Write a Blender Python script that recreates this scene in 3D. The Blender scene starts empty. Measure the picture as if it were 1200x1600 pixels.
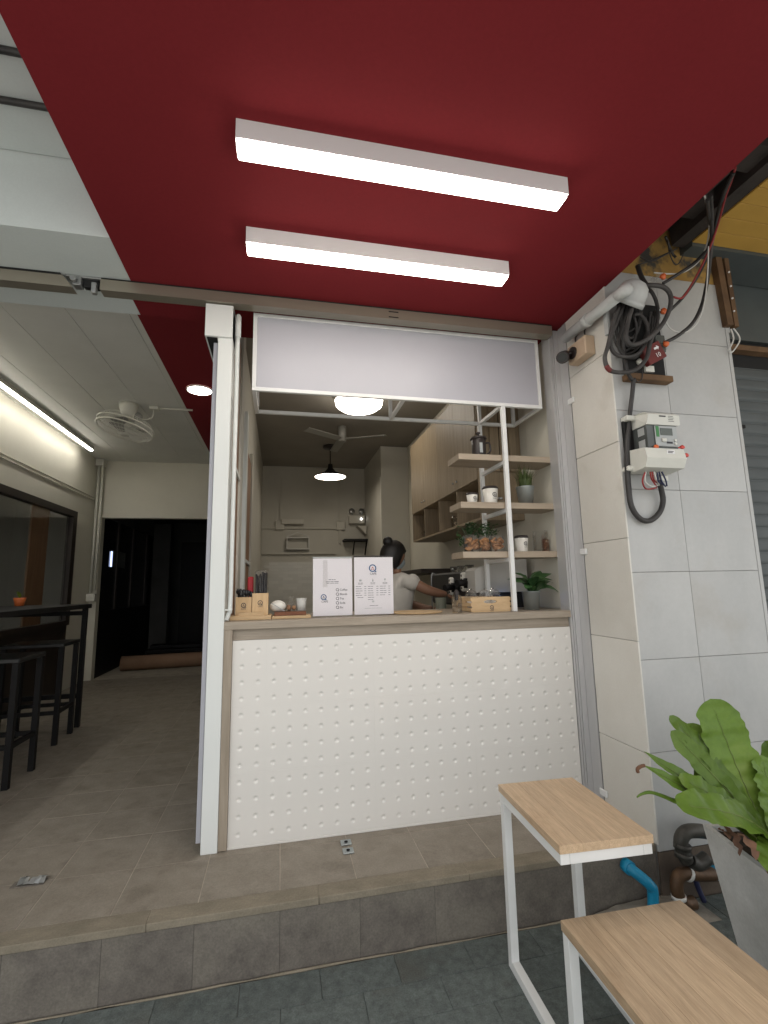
import bpy, bmesh, math, random
from mathutils import Vector, Matrix
random.seed(11)
rad = math.radians
scene = bpy.context.scene
col = scene.collection

# ------------------------------------------------------------------ camera
FPX = 745.0
CAM = Vector((0.0, -2.631, 1.25))
yaw, pitch, roll = rad(12.3), rad(8.7), rad(-1.15)
_f = Vector((math.sin(yaw)*math.cos(pitch), math.cos(yaw)*math.cos(pitch), math.sin(pitch)))
_r = Vector((math.cos(yaw), -math.sin(yaw), 0))
_u = _r.cross(_f)
RIGHT = _r*math.cos(roll) + _u*math.sin(roll)
UP = -_r*math.sin(roll) + _u*math.cos(roll)
FWD = _f
cd = bpy.data.cameras.new('camera')
cam = bpy.data.objects.new('camera', cd)
col.objects.link(cam)
cam.matrix_world = Matrix(((RIGHT.x, UP.x, -FWD.x, CAM.x), (RIGHT.y, UP.y, -FWD.y, CAM.y), (RIGHT.z, UP.z, -FWD.z, CAM.z), (0, 0, 0, 1)))
cd.sensor_fit = 'HORIZONTAL'
cd.sensor_width = 36
cd.lens = 36*FPX/1200
cd.clip_start = 0.02
cd.clip_end = 500
scene.camera = cam

# ------------------------------------------------------------------ world, sun, exposure
SUN_EL, SUN_ROT = rad(84), rad(192)
w = bpy.data.worlds.new('World')
scene.world = w
w.use_nodes = True
nt = w.node_tree
bg = nt.nodes['Background']
sky = nt.nodes.new('ShaderNodeTexSky')
sky.sky_type = 'NISHITA'
sky.sun_disc = False
sky.sun_elevation = SUN_EL
sky.sun_rotation = SUN_ROT
hs = nt.nodes.new('ShaderNodeHueSaturation')
hs.inputs['Saturation'].default_value = 0.04
nt.links.new(sky.outputs[0], hs.inputs['Color'])
nt.links.new(hs.outputs[0], bg.inputs[0])
bg.inputs[1].default_value = 0.12
sd = bpy.data.lights.new('sun', 'SUN')
sd.energy = 3.0
sd.angle = rad(0.6)
sd.color = (1.0, 0.96, 0.9)
sun = bpy.data.objects.new('sun', sd)
col.objects.link(sun)
# the sky's sun stands at compass angle SUN_ROT from +Y; the lamp looks away from it
sdir = Vector((math.sin(SUN_ROT)*math.cos(SUN_EL), math.cos(SUN_ROT)*math.cos(SUN_EL), math.sin(SUN_EL)))
sun.rotation_euler = sdir.to_track_quat('Z', 'Y').to_euler()
sun.location = sdir*20
scene.view_settings.view_transform = 'Standard'
scene.view_settings.look = 'None'
scene.view_settings.gamma = 1
scene.view_settings.use_curve_mapping = False
scene.view_settings.exposure = 1.30
scene.cycles.use_denoising = True
scene.cycles.max_bounces = 10
scene.cycles.sample_clamp_indirect = 6

LAMP = 6.4     # brightness of the lit fixtures

# ------------------------------------------------------------------ materials
def mat(name, c, rough=0.5, metal=0.0, c2=None, vscale=4.0, stretch=(1, 1, 1), detail=4, bump=0.0, bscale=40.0,
        rnd=0.0, trans=0.0, alpha=1.0, emit=0.0, ecol=None, ramp=(0.35, 0.65), spec=0.5, coat=0.0, ior=1.45, bstretch=None,
        c3=None, c3scale=1.2, c3ramp=(0.55, 0.75), sss=0.0, rvar=0.0, fine=0.0, fscale=120.0, fstretch=None):
    m = bpy.data.materials.new(name)
    m.use_nodes = True
    n = m.node_tree.nodes
    L = m.node_tree.links.new
    p = n['Principled BSDF']
    p.inputs['Roughness'].default_value = rough
    p.inputs['Metallic'].default_value = metal
    p.inputs['IOR'].default_value = ior
    p.inputs['Specular IOR Level'].default_value = spec
    p.inputs['Transmission Weight'].default_value = trans
    p.inputs['Alpha'].default_value = alpha
    p.inputs['Coat Weight'].default_value = coat
    if emit:
        p.inputs['Emission Color'].default_value = (*(ecol or c), 1)
        p.inputs['Emission Strength'].default_value = emit
    p.inputs['Base Color'].default_value = (*c, 1)
    need = fine or c2 or bump or rnd or c3 or rvar
    if need:
        tc = n.new('ShaderNodeTexCoord')
        oi = n.new('ShaderNodeObjectInfo')
        ml = n.new('ShaderNodeMath'); ml.operation = 'MULTIPLY'; ml.inputs[1].default_value = 37.0
        L(oi.outputs['Random'], ml.inputs[0])
        ad = n.new('ShaderNodeVectorMath'); ad.operation = 'ADD'
        L(tc.outputs['Object'], ad.inputs[0]); L(ml.outputs[0], ad.inputs[1])
        src = None
        def noise(sc, st, det=detail, rg=0.6):
            mp = n.new('ShaderNodeMapping'); mp.inputs['Scale'].default_value = st
            L(ad.outputs[0], mp.inputs['Vector'])
            t = n.new('ShaderNodeTexNoise'); t.inputs['Scale'].default_value = sc
            t.inputs['Detail'].default_value = det; t.inputs['Roughness'].default_value = rg
            L(mp.outputs[0], t.inputs['Vector'])
            return t.outputs['Fac']
        def ramped(o, rr):
            mr = n.new('ShaderNodeMapRange'); mr.inputs['From Min'].default_value = rr[0]; mr.inputs['From Max'].default_value = rr[1]
            L(o, mr.inputs['Value'])
            return mr.outputs[0]
        if c2:
            mx = n.new('ShaderNodeMix'); mx.data_type = 'RGBA'
            mx.inputs['A'].default_value = (*c, 1); mx.inputs['B'].default_value = (*c2, 1)
            L(ramped(noise(vscale, stretch), ramp), mx.inputs['Factor'])
            src = mx.outputs['Result']
        if c3:
            mx = n.new('ShaderNodeMix'); mx.data_type = 'RGBA'
            if src: L(src, mx.inputs['A'])
            else: mx.inputs['A'].default_value = (*c, 1)
            mx.inputs['B'].default_value = (*c3, 1)
            L(ramped(noise(c3scale, (1, 1, 1), 6), c3ramp), mx.inputs['Factor'])
            src = mx.outputs['Result']
        if fine:
            hv = n.new('ShaderNodeHueSaturation')
            mr = n.new('ShaderNodeMapRange')
            mr.inputs['From Min'].default_value = .3; mr.inputs['From Max'].default_value = .7
            mr.inputs['To Min'].default_value = 1-fine; mr.inputs['To Max'].default_value = 1+fine
            L(noise(fscale, fstretch or (1, 1, 1), 5, .7), mr.inputs['Value']); L(mr.outputs[0], hv.inputs['Value'])
            if src: L(src, hv.inputs['Color'])
            else: hv.inputs['Color'].default_value = (*c, 1)
            src = hv.outputs[0]
        if rnd:
            hv = n.new('ShaderNodeHueSaturation')
            mr = n.new('ShaderNodeMapRange')
            mr.inputs['To Min'].default_value = 1-rnd; mr.inputs['To Max'].default_value = 1+rnd
            L(oi.outputs['Random'], mr.inputs['Value']); L(mr.outputs[0], hv.inputs['Value'])
            if src: L(src, hv.inputs['Color'])
            else: hv.inputs['Color'].default_value = (*c, 1)
            src = hv.outputs[0]
        if src:
            L(src, p.inputs['Base Color'])
        if rvar:
            mr = n.new('ShaderNodeMapRange')
            mr.inputs['To Min'].default_value = max(0.02, rough-rvar); mr.inputs['To Max'].default_value = min(1, rough+rvar)
            L(noise(vscale*1.7, stretch), mr.inputs['Value']); L(mr.outputs[0], p.inputs['Roughness'])
        if bump:
            b = n.new('ShaderNodeBump'); b.inputs['Strength'].default_value = bump; b.inputs['Distance'].default_value = 0.004
            L(noise(bscale, bstretch or stretch, 3), b.inputs['Height']); L(b.outputs[0], p.inputs['Normal'])
    return m

RED = mat('red_paint', (0.200, 0.0215, 0.0265), 0.85, spec=.12, c2=(0.182, 0.0188, 0.0238), vscale=1.1, detail=7, bump=0.08, bscale=140, fine=.05, fscale=60)
WHITE_CEIL = mat('white_ceiling_paint', (0.62, 0.67, 0.66), 0.7, fine=.03, c2=(0.56, 0.61, 0.605), vscale=1.3, bump=0.06, bscale=60)
BOARD_CEIL = mat('ceiling_board_paint', (0.70, 0.70, 0.66), 0.7, c2=(0.65, 0.65, 0.61), vscale=2.2, bump=0.06, bscale=60, rnd=0.03)
CREAM_WALL = mat('cream_wall_paint', (0.66, 0.635, 0.545), 0.75, c2=(0.60, 0.575, 0.49), vscale=1.1, bump=0.08, bscale=50)
KITCH_WALL = mat('kitchen_wall_paint', (0.53, 0.51, 0.45), 0.7, c2=(0.47, 0.45, 0.395), vscale=1.2, bump=0.06, bscale=50)
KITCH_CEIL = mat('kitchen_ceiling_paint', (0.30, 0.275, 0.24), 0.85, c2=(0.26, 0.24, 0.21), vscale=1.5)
WHITE_METAL = mat('white_powder_coat', (0.74, 0.75, 0.74), 0.42, c2=(0.69, 0.70, 0.69), vscale=7, bump=0.03, bscale=150)
WHITE_POST = mat('white_post_paint', (0.72, 0.74, 0.72), 0.5, c2=(0.66, 0.69, 0.67), vscale=2.5, stretch=(1, 1, .3), bump=0.03, bscale=90)
LAV = mat('lavender_white_laminate', (0.46, 0.465, 0.51), 0.45, c2=(0.43, 0.435, 0.48), vscale=2)
SIGN = mat('white_sign_sheet', (0.43, 0.43, 0.475), 0.4, c2=(0.41, 0.41, 0.455), vscale=1.5, bump=0.02, bscale=12)
ALU = mat('anodised_aluminium', (0.56, 0.56, 0.56), 0.38, 0.35, c2=(0.50, 0.50, 0.50), vscale=4, stretch=(1, 1, .1), bump=0.02, bscale=80)
RAIL = mat('brushed_bronze_aluminium', (0.34, 0.31, 0.25), 0.33, 0.55, c2=(0.29, 0.265, 0.215), vscale=5, stretch=(.1, 1, 1), bump=0.03, bscale=120, bstretch=(.05, 1, 1))
STEEL = mat('galvanised_bracket', (0.45, 0.46, 0.46), 0.4, 0.8, c2=(0.33, 0.34, 0.34), vscale=20)
BLACK = mat('black_paint', (0.007, 0.007, 0.007), 0.55, spec=.3, c2=(0.011, 0.010, 0.010), vscale=8)
GAP = mat('dark_gap', (0.012, 0.012, 0.012), 0.9)
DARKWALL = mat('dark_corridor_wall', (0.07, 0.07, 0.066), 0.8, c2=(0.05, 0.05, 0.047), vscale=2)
DARKFRAME = mat('dark_brown_frame', (0.035, 0.026, 0.02), 0.5, c2=(0.025, 0.019, 0.015), vscale=6)
OAK = mat('grey_oak_laminate', (0.37, 0.315, 0.25), 0.45, fine=.14, fscale=10, fstretch=(1.2, 30, 30), c2=(0.28, 0.235, 0.18), vscale=5, stretch=(.7, 9, 9), bump=0.08, bscale=30, bstretch=(.5, 12, 12), rvar=.08, ramp=(.3, .7))
OAKV = mat('grey_oak_laminate_upright', (0.36, 0.305, 0.24), 0.5, c2=(0.27, 0.225, 0.17), vscale=5, stretch=(9, 9, .7), bump=0.08, bscale=30, bstretch=(12, 12, .5), ramp=(.3, .7))
CABW = mat('cabinet_ash_laminate', (0.33, 0.26, 0.175), 0.5, fine=.10, fscale=10, fstretch=(30, 30, 1.2), c2=(0.235, 0.18, 0.115), vscale=6, stretch=(9, 9, .45), ramp=(.3, .7), rnd=.05)
SHELFW = mat('shelf_oak_laminate', (0.40, 0.33, 0.25), 0.5, c2=(0.31, 0.25, 0.185), vscale=5, stretch=(.6, 8, 8), ramp=(.3, .7), bump=.05, bscale=30)
TABLEW = mat('warm_oak_board', (0.54, 0.40, 0.262), 0.45, c2=(0.40, 0.285, 0.178), vscale=5.5, stretch=(12, .8, 12), detail=8, bump=0.12, bscale=30, bstretch=(14, .6, 14), rnd=0.15, fine=.20, fscale=9, fstretch=(40, 1.6, 40), ramp=(.28, .75), c3=(.32, .20, .11), c3scale=3.0, c3ramp=(.62, .85), rvar=.08)
PINE = mat('pale_pine', (0.60, 0.43, 0.25), 0.6, fine=.10, fscale=20, fstretch=(1.5, 20, 20), c2=(0.50, 0.345, 0.185), vscale=7, stretch=(1, 8, 8), rnd=.05, ramp=(.3, .7))
PINEV = mat('pale_pine_upright', (0.58, 0.41, 0.23), 0.6, c2=(0.47, 0.315, 0.165), vscale=7, stretch=(8, 8, 1), rnd=.05, ramp=(.3, .7))
REDWOOD = mat('red_brown_wood', (0.20, 0.075, 0.032), 0.5, c2=(0.13, 0.045, 0.02), vscale=8, stretch=(1, 8, 8))
BROWNBOARD = mat('brown_board', (0.27, 0.15, 0.08), 0.6, c2=(0.21, 0.11, 0.058), vscale=4, stretch=(8, 8, .6))
TILE_WHITE = mat('white_glazed_tile', (0.71, 0.69, 0.65), 0.24, coat=0.3, spec=.45)
GROUT = mat('pale_grout', (0.36, 0.35, 0.33), 0.9)
FLOOR_TILE = mat('brown_grey_floor_tile', (0.285, 0.252, 0.204), 0.6, c2=(0.212, 0.185, 0.147), vscale=9, detail=10, bump=0.25, bscale=70, rnd=0.025, fine=.16, fscale=130, c3=(0.150, 0.127, 0.098), c3scale=6.5, c3ramp=(.53, .8), rvar=.14, ramp=(.3, .7))
FLOOR_GROUT = mat('floor_grout', (0.46, 0.41, 0.335), 0.9, c2=(.33, .29, .235), vscale=9)
RISER_TILE = mat('dark_riser_tile', (0.168, 0.150, 0.128), 0.8, c2=(0.108, 0.096, 0.082), vscale=16, detail=10, bump=0.35, bscale=70, rnd=0.018, fine=.20, fscale=120, c3=(.185, .168, .138), c3scale=3, c3ramp=(.5, .72), ramp=(.3, .7))
NOSING = mat('sandy_cement_nosing', (0.255, 0.222, 0.166), 0.9, fine=.15, fscale=130, c2=(0.19, 0.165, 0.122), vscale=14, detail=8, bump=0.35, bscale=60, stretch=(.5, 1, 1))
PAVER = mat('slate_grey_paver', (0.130, 0.150, 0.143), 0.85, c2=(0.080, 0.095, 0.090), vscale=30, detail=10, bump=0.6, bscale=140, rnd=0.06, fine=.28, fscale=170, c3=(.095, .10, .088), c3scale=4, c3ramp=(.56, .76), rvar=.12)
STREET = mat('street_concrete', (0.30, 0.295, 0.28), 0.85, c2=(0.24, 0.235, 0.225), vscale=3, detail=8, bump=0.3, bscale=70)
MARBLE = mat('grey_marble_tile', (0.455, 0.46, 0.45), 0.4, fine=.03, fscale=40, c2=(0.405, 0.412, 0.405), vscale=3.5, stretch=(1, 1, .55), detail=9, rnd=0.035, c3=(.36, .335, .295), c3scale=2.6, c3ramp=(.58, .95), rvar=.10, bump=.03, bscale=30)
REVEAL = mat('cream_reveal_tile', (0.66, 0.645, 0.595), 0.55, fine=.03, c2=(0.61, 0.592, 0.54), vscale=2.5, rnd=0.03, c3=(.47, .44, .38), c3scale=2.6, c3ramp=(.6, .85))
CEMENT = mat('rough_cement', (0.25, 0.235, 0.20), 0.95, c2=(0.17, 0.16, 0.135), vscale=11, detail=8, bump=0.7, bscale=50)
DIRTYWALL = mat('soiled_wall_base', (0.13, 0.10, 0.075), 0.9, c2=(0.075, 0.06, 0.048), vscale=7, detail=8, bump=0.4, bscale=40)
YELLOW = mat('yellow_board_paint', (0.50, 0.30, 0.060), 0.6, c2=(0.43, 0.255, 0.05), vscale=3, detail=6, c3=(.21, .12, .03), c3scale=3, c3ramp=(.64, .85), rnd=.04)
YELLOWDIRT = mat('stained_yellow_plaster', (0.40, 0.25, 0.07), 0.85, c2=(0.33, 0.20, 0.055), vscale=5, detail=8, c3=(.055, .052, .045), c3scale=6, c3ramp=(.53, .66), bump=.3, bscale=40)
SHADE_CONCRETE = mat('shade_dark_concrete', (0.028, 0.024, 0.021), 0.95, c2=(0.05, 0.042, 0.037), vscale=7, detail=8, bump=.7, bscale=25, c3=(.16, .15, .13), c3scale=5, c3ramp=(.66, .78))  # near-black base paints in the shade of the gap; pale patches are concrete
SHUTTER = mat('grey_green_shutter', (0.085, 0.097, 0.099), 0.6, 0.0, c2=(0.068, 0.078, 0.08), vscale=3, rnd=.06, rvar=.1)
SHUTTERBOX = mat('dark_shutter_housing', (0.085, 0.10, 0.10), 0.5, 0.2, c2=(.07, .082, .083), vscale=3)
RUST = mat('rusty_brown_steel', (0.15, 0.085, 0.040), 0.75, c2=(0.085, 0.046, 0.022), vscale=8, detail=8, bump=.3, bscale=40)
PVC = mat('grey_painted_pipe', (0.50, 0.515, 0.505), 0.5, c2=(0.43, 0.445, 0.435), vscale=6, c3=(.38, .35, .33), c3scale=6, c3ramp=(.6, .8))
CABLE = mat('black_cable_rubber', (0.020, 0.019, 0.019), 0.5, c2=(0.045, 0.042, 0.04), vscale=9)
CABLE_GREY = mat('dusty_grey_cable', (0.070, 0.065, 0.062), 0.65, c2=(0.035, 0.033, 0.032), vscale=9)
CABLE_RED = mat('red_wire', (0.30, 0.030, 0.030), 0.5, c2=(0.20, 0.02, 0.02), vscale=9)
CABLE_WHITE = mat('white_wire', (0.58, 0.58, 0.55), 0.5)
CABLE_BLUE = mat('dark_blue_wire', (0.02, 0.025, 0.07), 0.5)
BREAKER_RED = mat('dull_red_plastic', (0.15, 0.022, 0.020), 0.6, c2=(.10, .016, .015), vscale=8)
ORANGE = mat('orange_plastic', (0.62, 0.13, 0.035), 0.45)
REDSEAL = mat('red_plastic_seal', (0.62, 0.075, 0.06), 0.4)
METER_WHITE = mat('meter_white_plastic', (0.62, 0.625, 0.57), 0.4, c2=(.57, .575, .525), vscale=6)
METER_GREY = mat('meter_grey_face', (0.36, 0.38, 0.375), 0.3)
METER_DARK = mat('meter_smoked_side', (0.095, 0.105, 0.10), 0.25, c2=(.065, .072, .07), vscale=6)
GREENLAB = mat('green_label', (0.05, 0.20, 0.065), 0.5)
LCD = mat('lcd_glass', (0.08, 0.095, 0.082), 0.15)
INK = mat('dark_ink', (0.035, 0.035, 0.04), 0.6)
INKBLUE = mat('blue_ink', (0.012, 0.07, 0.20), 0.6)
INKRED = mat('brick_red_ink', (0.45, 0.14, 0.11), 0.6)
WHITEPRINT = mat('white_print', (0.72, 0.72, 0.72), 0.6)
PAPER = mat('white_printed_paper', (0.72, 0.69, 0.71), 0.6)
ACRYLIC = mat('clear_acrylic', (0.95, 0.95, 0.95), 0.03, trans=1.0, ior=1.2, alpha=0.22)
GLASS = mat('clear_glass', (0.92, 0.94, 0.93), 0.03, trans=1.0, ior=1.25, alpha=0.35)
FILM = mat('clear_film', (0.85, 0.83, 0.80), 0.12, trans=0.9, ior=1.2, alpha=0.28)
WINGLASS = mat('dusty_window_glass', (0.50, 0.55, 0.50), 0.05, trans=1.0, ior=1.2, alpha=0.3)
DARKGLASS = mat('dark_window_glass', (0.012, 0.014, 0.013), 0.08)
ZINC = mat('zinc_bucket', (0.42, 0.46, 0.46), 0.36, 0.75, c2=(0.34, 0.38, 0.385), vscale=9, rvar=.1)
CUPWHITE = mat('white_paper_cup', (0.68, 0.66, 0.60), 0.5)
LID = mat('dark_cup_lid', (0.028, 0.022, 0.02), 0.4)
COOKIE = mat('baked_cookie', (0.36, 0.19, 0.085), 0.7, c2=(0.20, 0.09, 0.038), vscale=60, bump=.5, bscale=60)
SOIL = mat('dark_potting_soil', (0.022, 0.015, 0.011), 0.95, c2=(0.045, 0.03, 0.02), vscale=30, bump=.8, bscale=60)
LEAF_FERN = mat('fern_leaf_green', (0.070, 0.130, 0.014), 0.45, spec=.35, fine=.10, fscale=50, c2=(0.105, 0.175, 0.022), vscale=6, rnd=.16, bump=.12, bscale=18, stretch=(1, 1, 1), c3=(.15, .19, .04), c3scale=6, c3ramp=(.6, .85))
RIB = mat('pale_leaf_rib', (0.13, 0.17, 0.045), 0.5)
DRYLEAF = mat('dried_brown_leaf', (0.15, 0.075, 0.04), 0.85, c2=(.09, .045, .028), vscale=15)
LEAF_DARK = mat('dark_houseplant_leaf', (0.030, 0.085, 0.026), 0.4, c2=(0.065, 0.13, 0.045), vscale=30, rnd=.15)
GRASSY = mat('potted_grass_blade', (0.055, 0.085, 0.022), 0.5, c2=(.08, .115, .03), vscale=20)
PLANTER = mat('grey_cement_planter', (0.62, 0.625, 0.61), 0.7, fine=.08, fscale=90, c2=(0.43, 0.435, 0.42), vscale=3, detail=8, bump=.08, bscale=60, c3=(.38, .38, .355), c3scale=2.5, c3ramp=(.58, .85))
BLUEPIPE = mat('blue_water_pipe', (0.012, 0.26, 0.45), 0.35, c2=(.01, .21, .37), vscale=12)
BROWNPIPE = mat('corroded_brass_fitting', (0.115, 0.066, 0.034), 0.5, 0.4, c2=(.06, .035, .02), vscale=14, bump=.3)
GREYPIPE = mat('weathered_dark_fitting', (0.075, 0.072, 0.062), 0.5, 0.3, c2=(.04, .038, .033), vscale=14, bump=.3)
TAPE = mat('white_thread_tape', (0.6, 0.6, 0.57), 0.6)
SKIN = mat('skin', (0.27, 0.145, 0.09), 0.55, c2=(.25, .13, .08), vscale=12)
HAIR = mat('black_hair', (0.008, 0.007, 0.007), 0.5, c2=(.014, .012, .011), vscale=60, stretch=(6, 6, 1))
SHIRT = mat('white_cotton', (0.60, 0.57, 0.51), 0.85, c2=(.54, .51, .455), vscale=6, bump=.5, bscale=14)
TROUSER = mat('dark_trousers', (0.02, 0.02, 0.025), 0.85)
MASKM = mat('pale_blue_mask', (0.36, 0.43, 0.46), 0.8)
CAMBODY = mat('brown_black_camera_body', (0.016, 0.011, 0.010), 0.35)
BEIGEBOX = mat('beige_junction_box', (0.50, 0.38, 0.27), 0.55, c2=(.44, .33, .23), vscale=6)
CARD = mat('brown_cardboard', (0.30, 0.185, 0.115), 0.8, c2=(.26, .155, .095), vscale=4)
TERRA = mat('orange_pot', (0.55, 0.13, 0.03), 0.5)
STRAW = mat('black_plastic', (0.018, 0.018, 0.02), 0.35)
NAPKINRED = mat('red_packet', (0.38, 0.012, 0.02), 0.5)
FANW = mat('fan_white_plastic', (0.62, 0.61, 0.54), 0.4)
FANBLADE = mat('fan_grey_blade', (0.30, 0.295, 0.27), 0.4)
MACHINE = mat('machine_dark_metal', (0.018, 0.018, 0.019), 0.4, 0.2)
MACHINELIGHT = mat('machine_pale_panel', (0.50, 0.49, 0.455), 0.4)
BLUELED = mat('blue_indicator', (0.1, 0.3, 1.0), 0.5, emit=6, ecol=(.1, .3, 1))
LED_W = mat('lit_diffuser', (1, 1, 1), 0.5, emit=LAMP*1.35, ecol=(1.0, 0.93, 0.83))
DOME_W = mat('lit_dome', (1, 1, 1), 0.5, emit=LAMP*1.0, ecol=(1.0, 0.92, 0.80))
PEND_W = mat('lit_pendant_disc', (1, 1, 1), 0.5, emit=LAMP*0.80, ecol=(1.0, 0.90, 0.76))
TUBE_W = mat('lit_tube', (1, 1, 1), 0.5, emit=LAMP*1.6, ecol=(1.0, 0.96, 0.88))
DOWN_W = mat('lit_downlight', (1, 1, 1), 0.5, emit=LAMP*1.8, ecol=(1.0, 0.95, 0.88))
EM_W = mat('emergency_glow', (1, 1, 1), 0.5, emit=3)

# ------------------------------------------------------------------ helpers
def on_y(u, v, Y):
    """the point of the vertical plane y = Y seen at photo position u, v (taken while measuring the photograph)"""
    d = RIGHT*((u-600)/FPX) - UP*((v-800)/FPX) + FWD
    return CAM + d*((Y-CAM.y)/d.y)
def on_x(u, v, X):
    d = RIGHT*((u-600)/FPX) - UP*((v-800)/FPX) + FWD
    return CAM + d*((X-CAM.x)/d.x)
def on_z(u, v, Z):
    d = RIGHT*((u-600)/FPX) - UP*((v-800)/FPX) + FWD
    return CAM + d*((Z-CAM.z)/d.z)

def wloc(o):
    v = Vector((0, 0, 0))
    while o is not None:
        v = v + o.location
        o = o.parent
    return v

class MB:
    def __init__(s):
        s.v = []; s.f = []; s.sm = []
    def add(s, vs, fs, smooth=False):
        k = len(s.v)
        s.v.extend([tuple(p) for p in vs])
        for f in fs:
            s.f.append([i+k for i in f]); s.sm.append(smooth)
        return s
    def box(s, x0, x1, y0, y1, z0, z1, bev=0.0, M=None):
        if bev:
            bm = bmesh.new()
            bmesh.ops.create_cube(bm, size=1)
            for q in bm.verts:
                q.co = Vector(((x0+x1)/2+q.co.x*(x1-x0), (y0+y1)/2+q.co.y*(y1-y0), (z0+z1)/2+q.co.z*(z1-z0)))
            bmesh.ops.bevel(bm, geom=bm.edges[:], offset=bev, segments=1, affect='EDGES', clamp_overlap=True)
            bm.verts.index_update()
            vs = [q.co.copy() for q in bm.verts]; fs = [[q.index for q in f.verts] for f in bm.faces]
            bm.free()
        else:
            vs = [Vector(p) for p in ((x0,y0,z0),(x1,y0,z0),(x1,y1,z0),(x0,y1,z0),(x0,y0,z1),(x1,y0,z1),(x1,y1,z1),(x0,y1,z1))]
            fs = [(0,3,2,1),(4,5,6,7),(0,1,5,4),(1,2,6,5),(2,3,7,6),(3,0,4,7)]
        if M is not None:
            vs = [M @ p for p in vs]
        return s.add(vs, fs)
    def tube(s, pts, r, n=8, closed=False, caps=True, flat=1.0):
        pts = [Vector(p) for p in pts]
        N = len(pts)
        rs = r if isinstance(r, (list, tuple)) else [r]*N
        tang = []
        for i in range(N):
            a = pts[(i-1) % N] if (i > 0 or closed) else pts[i]
            b = pts[(i+1) % N] if (i < N-1 or closed) else pts[i]
            t = (b-a)
            tang.append(t.normalized() if t.length > 1e-9 else Vector((0, 0, 1)))
        t0 = tang[0]
        nrm = t0.orthogonal().normalized()
        vs = []
        for i in range(N):
            if i:
                q = tang[i-1].rotation_difference(tang[i])
                nrm = q @ nrm
                nrm = (nrm - tang[i]*nrm.dot(tang[i])).normalized()
            bn = tang[i].cross(nrm)
            for k in range(n):
                a = 2*math.pi*k/n
                vs.append(pts[i] + nrm*(math.cos(a)*rs[i]) + bn*(math.sin(a)*rs[i]*flat))
        fs = []
        for i in range(N if closed else N-1):
            j = (i+1) % N
            for k in range(n):
                l = (k+1) % n
                fs.append((i*n+k, i*n+l, j*n+l, j*n+k))
        s.add(vs, fs, n > 4)
        if caps and not closed:
            s.add(vs[:n], [list(range(n))[::-1]]); s.add(vs[-n:], [list(range(n))])
        return s
    def lathe(s, c, prof, n=24, M=None, smooth=True):
        c = Vector(c); vs = []; fs = []
        for (r, z) in prof:
            for k in range(n):
                a = 2*math.pi*k/n
                p = Vector((r*math.cos(a), r*math.sin(a), z))
                vs.append(c + (M @ p if M is not None else p))
        for i in range(len(prof)-1):
            for k in range(n):
                l = (k+1) % n
                fs.append((i*n+k, i*n+l, (i+1)*n+l, (i+1)*n+k))
        s.add(vs, fs, smooth)
        return s
    def cyl(s, a, b, r, n=16, r2=None):
        return s.tube([a, b], [r, r if r2 is None else r2], n)
    def ball(s, c, rx, ry=None, rz=None, n=14, m=8, jit=0.0):
        ry = rx if ry is None else ry; rz = rx if rz is None else rz
        vs = []; fs = []
        for i in range(m+1):
            th = math.pi*i/m
            for k in range(n):
                a = 2*math.pi*k/n
                j = 1+random.uniform(-jit, jit)
                vs.append((c[0]+rx*j*math.sin(th)*math.cos(a), c[1]+ry*j*math.sin(th)*math.sin(a), c[2]+rz*j*math.cos(th)))
        for i in range(m):
            for k in range(n):
                l = (k+1) % n
                fs.append((i*n+k, (i+1)*n+k, (i+1)*n+l, i*n+l))
        return s.add(vs, fs, True)
    def prism(s, pts, off):
        """closed outline pts (3-D, planar) pushed along off"""
        pts = [Vector(p) for p in pts]; off = Vector(off); n = len(pts)
        vs = pts + [p+off for p in pts]
        fs = [list(range(n))[::-1], list(range(n, 2*n))] + [(i, (i+1) % n, n+(i+1) % n, n+i) for i in range(n)]
        return s.add(vs, fs)
    def mesh(s, name, m, off=Vector((0, 0, 0)), weld=True):
        me = bpy.data.meshes.new(name)
        me.from_pydata([(p[0]-off[0], p[1]-off[1], p[2]-off[2]) for p in s.v], [], s.f)
        me.polygons.foreach_set('use_smooth', s.sm)
        me.materials.append(m)
        bm = bmesh.new(); bm.from_mesh(me)
        if weld: bmesh.ops.remove_doubles(bm, verts=bm.verts, dist=1e-6)
        bmesh.ops.recalc_face_normals(bm, faces=bm.faces)
        bm.to_mesh(me); bm.free()
        return me
    def build(s, name, m, parent=None, local=False, label=None, origin=None):
        base = wloc(parent) if (parent is not None and not local) else Vector((0, 0, 0))
        org = Vector(origin) if origin is not None else base
        me = s.mesh(name, m, org if not local else Vector((0, 0, 0)))
        o = bpy.data.objects.new(name, me)
        col.objects.link(o)
        o.parent = parent
        if not local:
            o.location = org-base
        if label: o['label'] = label
        return o

def tag(o, label, cat, group=None, kind=None):
    o['label'] = label; o['category'] = cat
    if group: o['group'] = group
    if kind: o['kind'] = kind
    return o
def thing(name, label, cat, loc=(0, 0, 0), group=None, rz=0.0, kind=None):
    o = bpy.data.objects.new(name, None)
    o.empty_display_size = 0.05
    col.objects.link(o)
    o.location = loc; o.rotation_euler = (0, 0, rz)
    return tag(o, label, cat, group, kind)
def struct(o):
    o['kind'] = 'structure'
    return o
def piece(name, me, loc, parent):
    o = bpy.data.objects.new(name, me)
    col.objects.link(o)
    o.parent = parent
    o.location = Vector(loc)-wloc(parent)
    return o
def dup(root, loc, rz=None, label=None):
    r = root.copy(); col.objects.link(r); r.location = loc
    if rz is not None: r.rotation_euler = (0, 0, rz)
    if label: r['label'] = label
    for ch in list(root.children):
        c = ch.copy(); col.objects.link(c); c.parent = r
        for g in list(ch.children):
            d = g.copy(); col.objects.link(d); d.parent = c
    return r
def bx(*a, **k):
    return MB().box(*a, **k)
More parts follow.
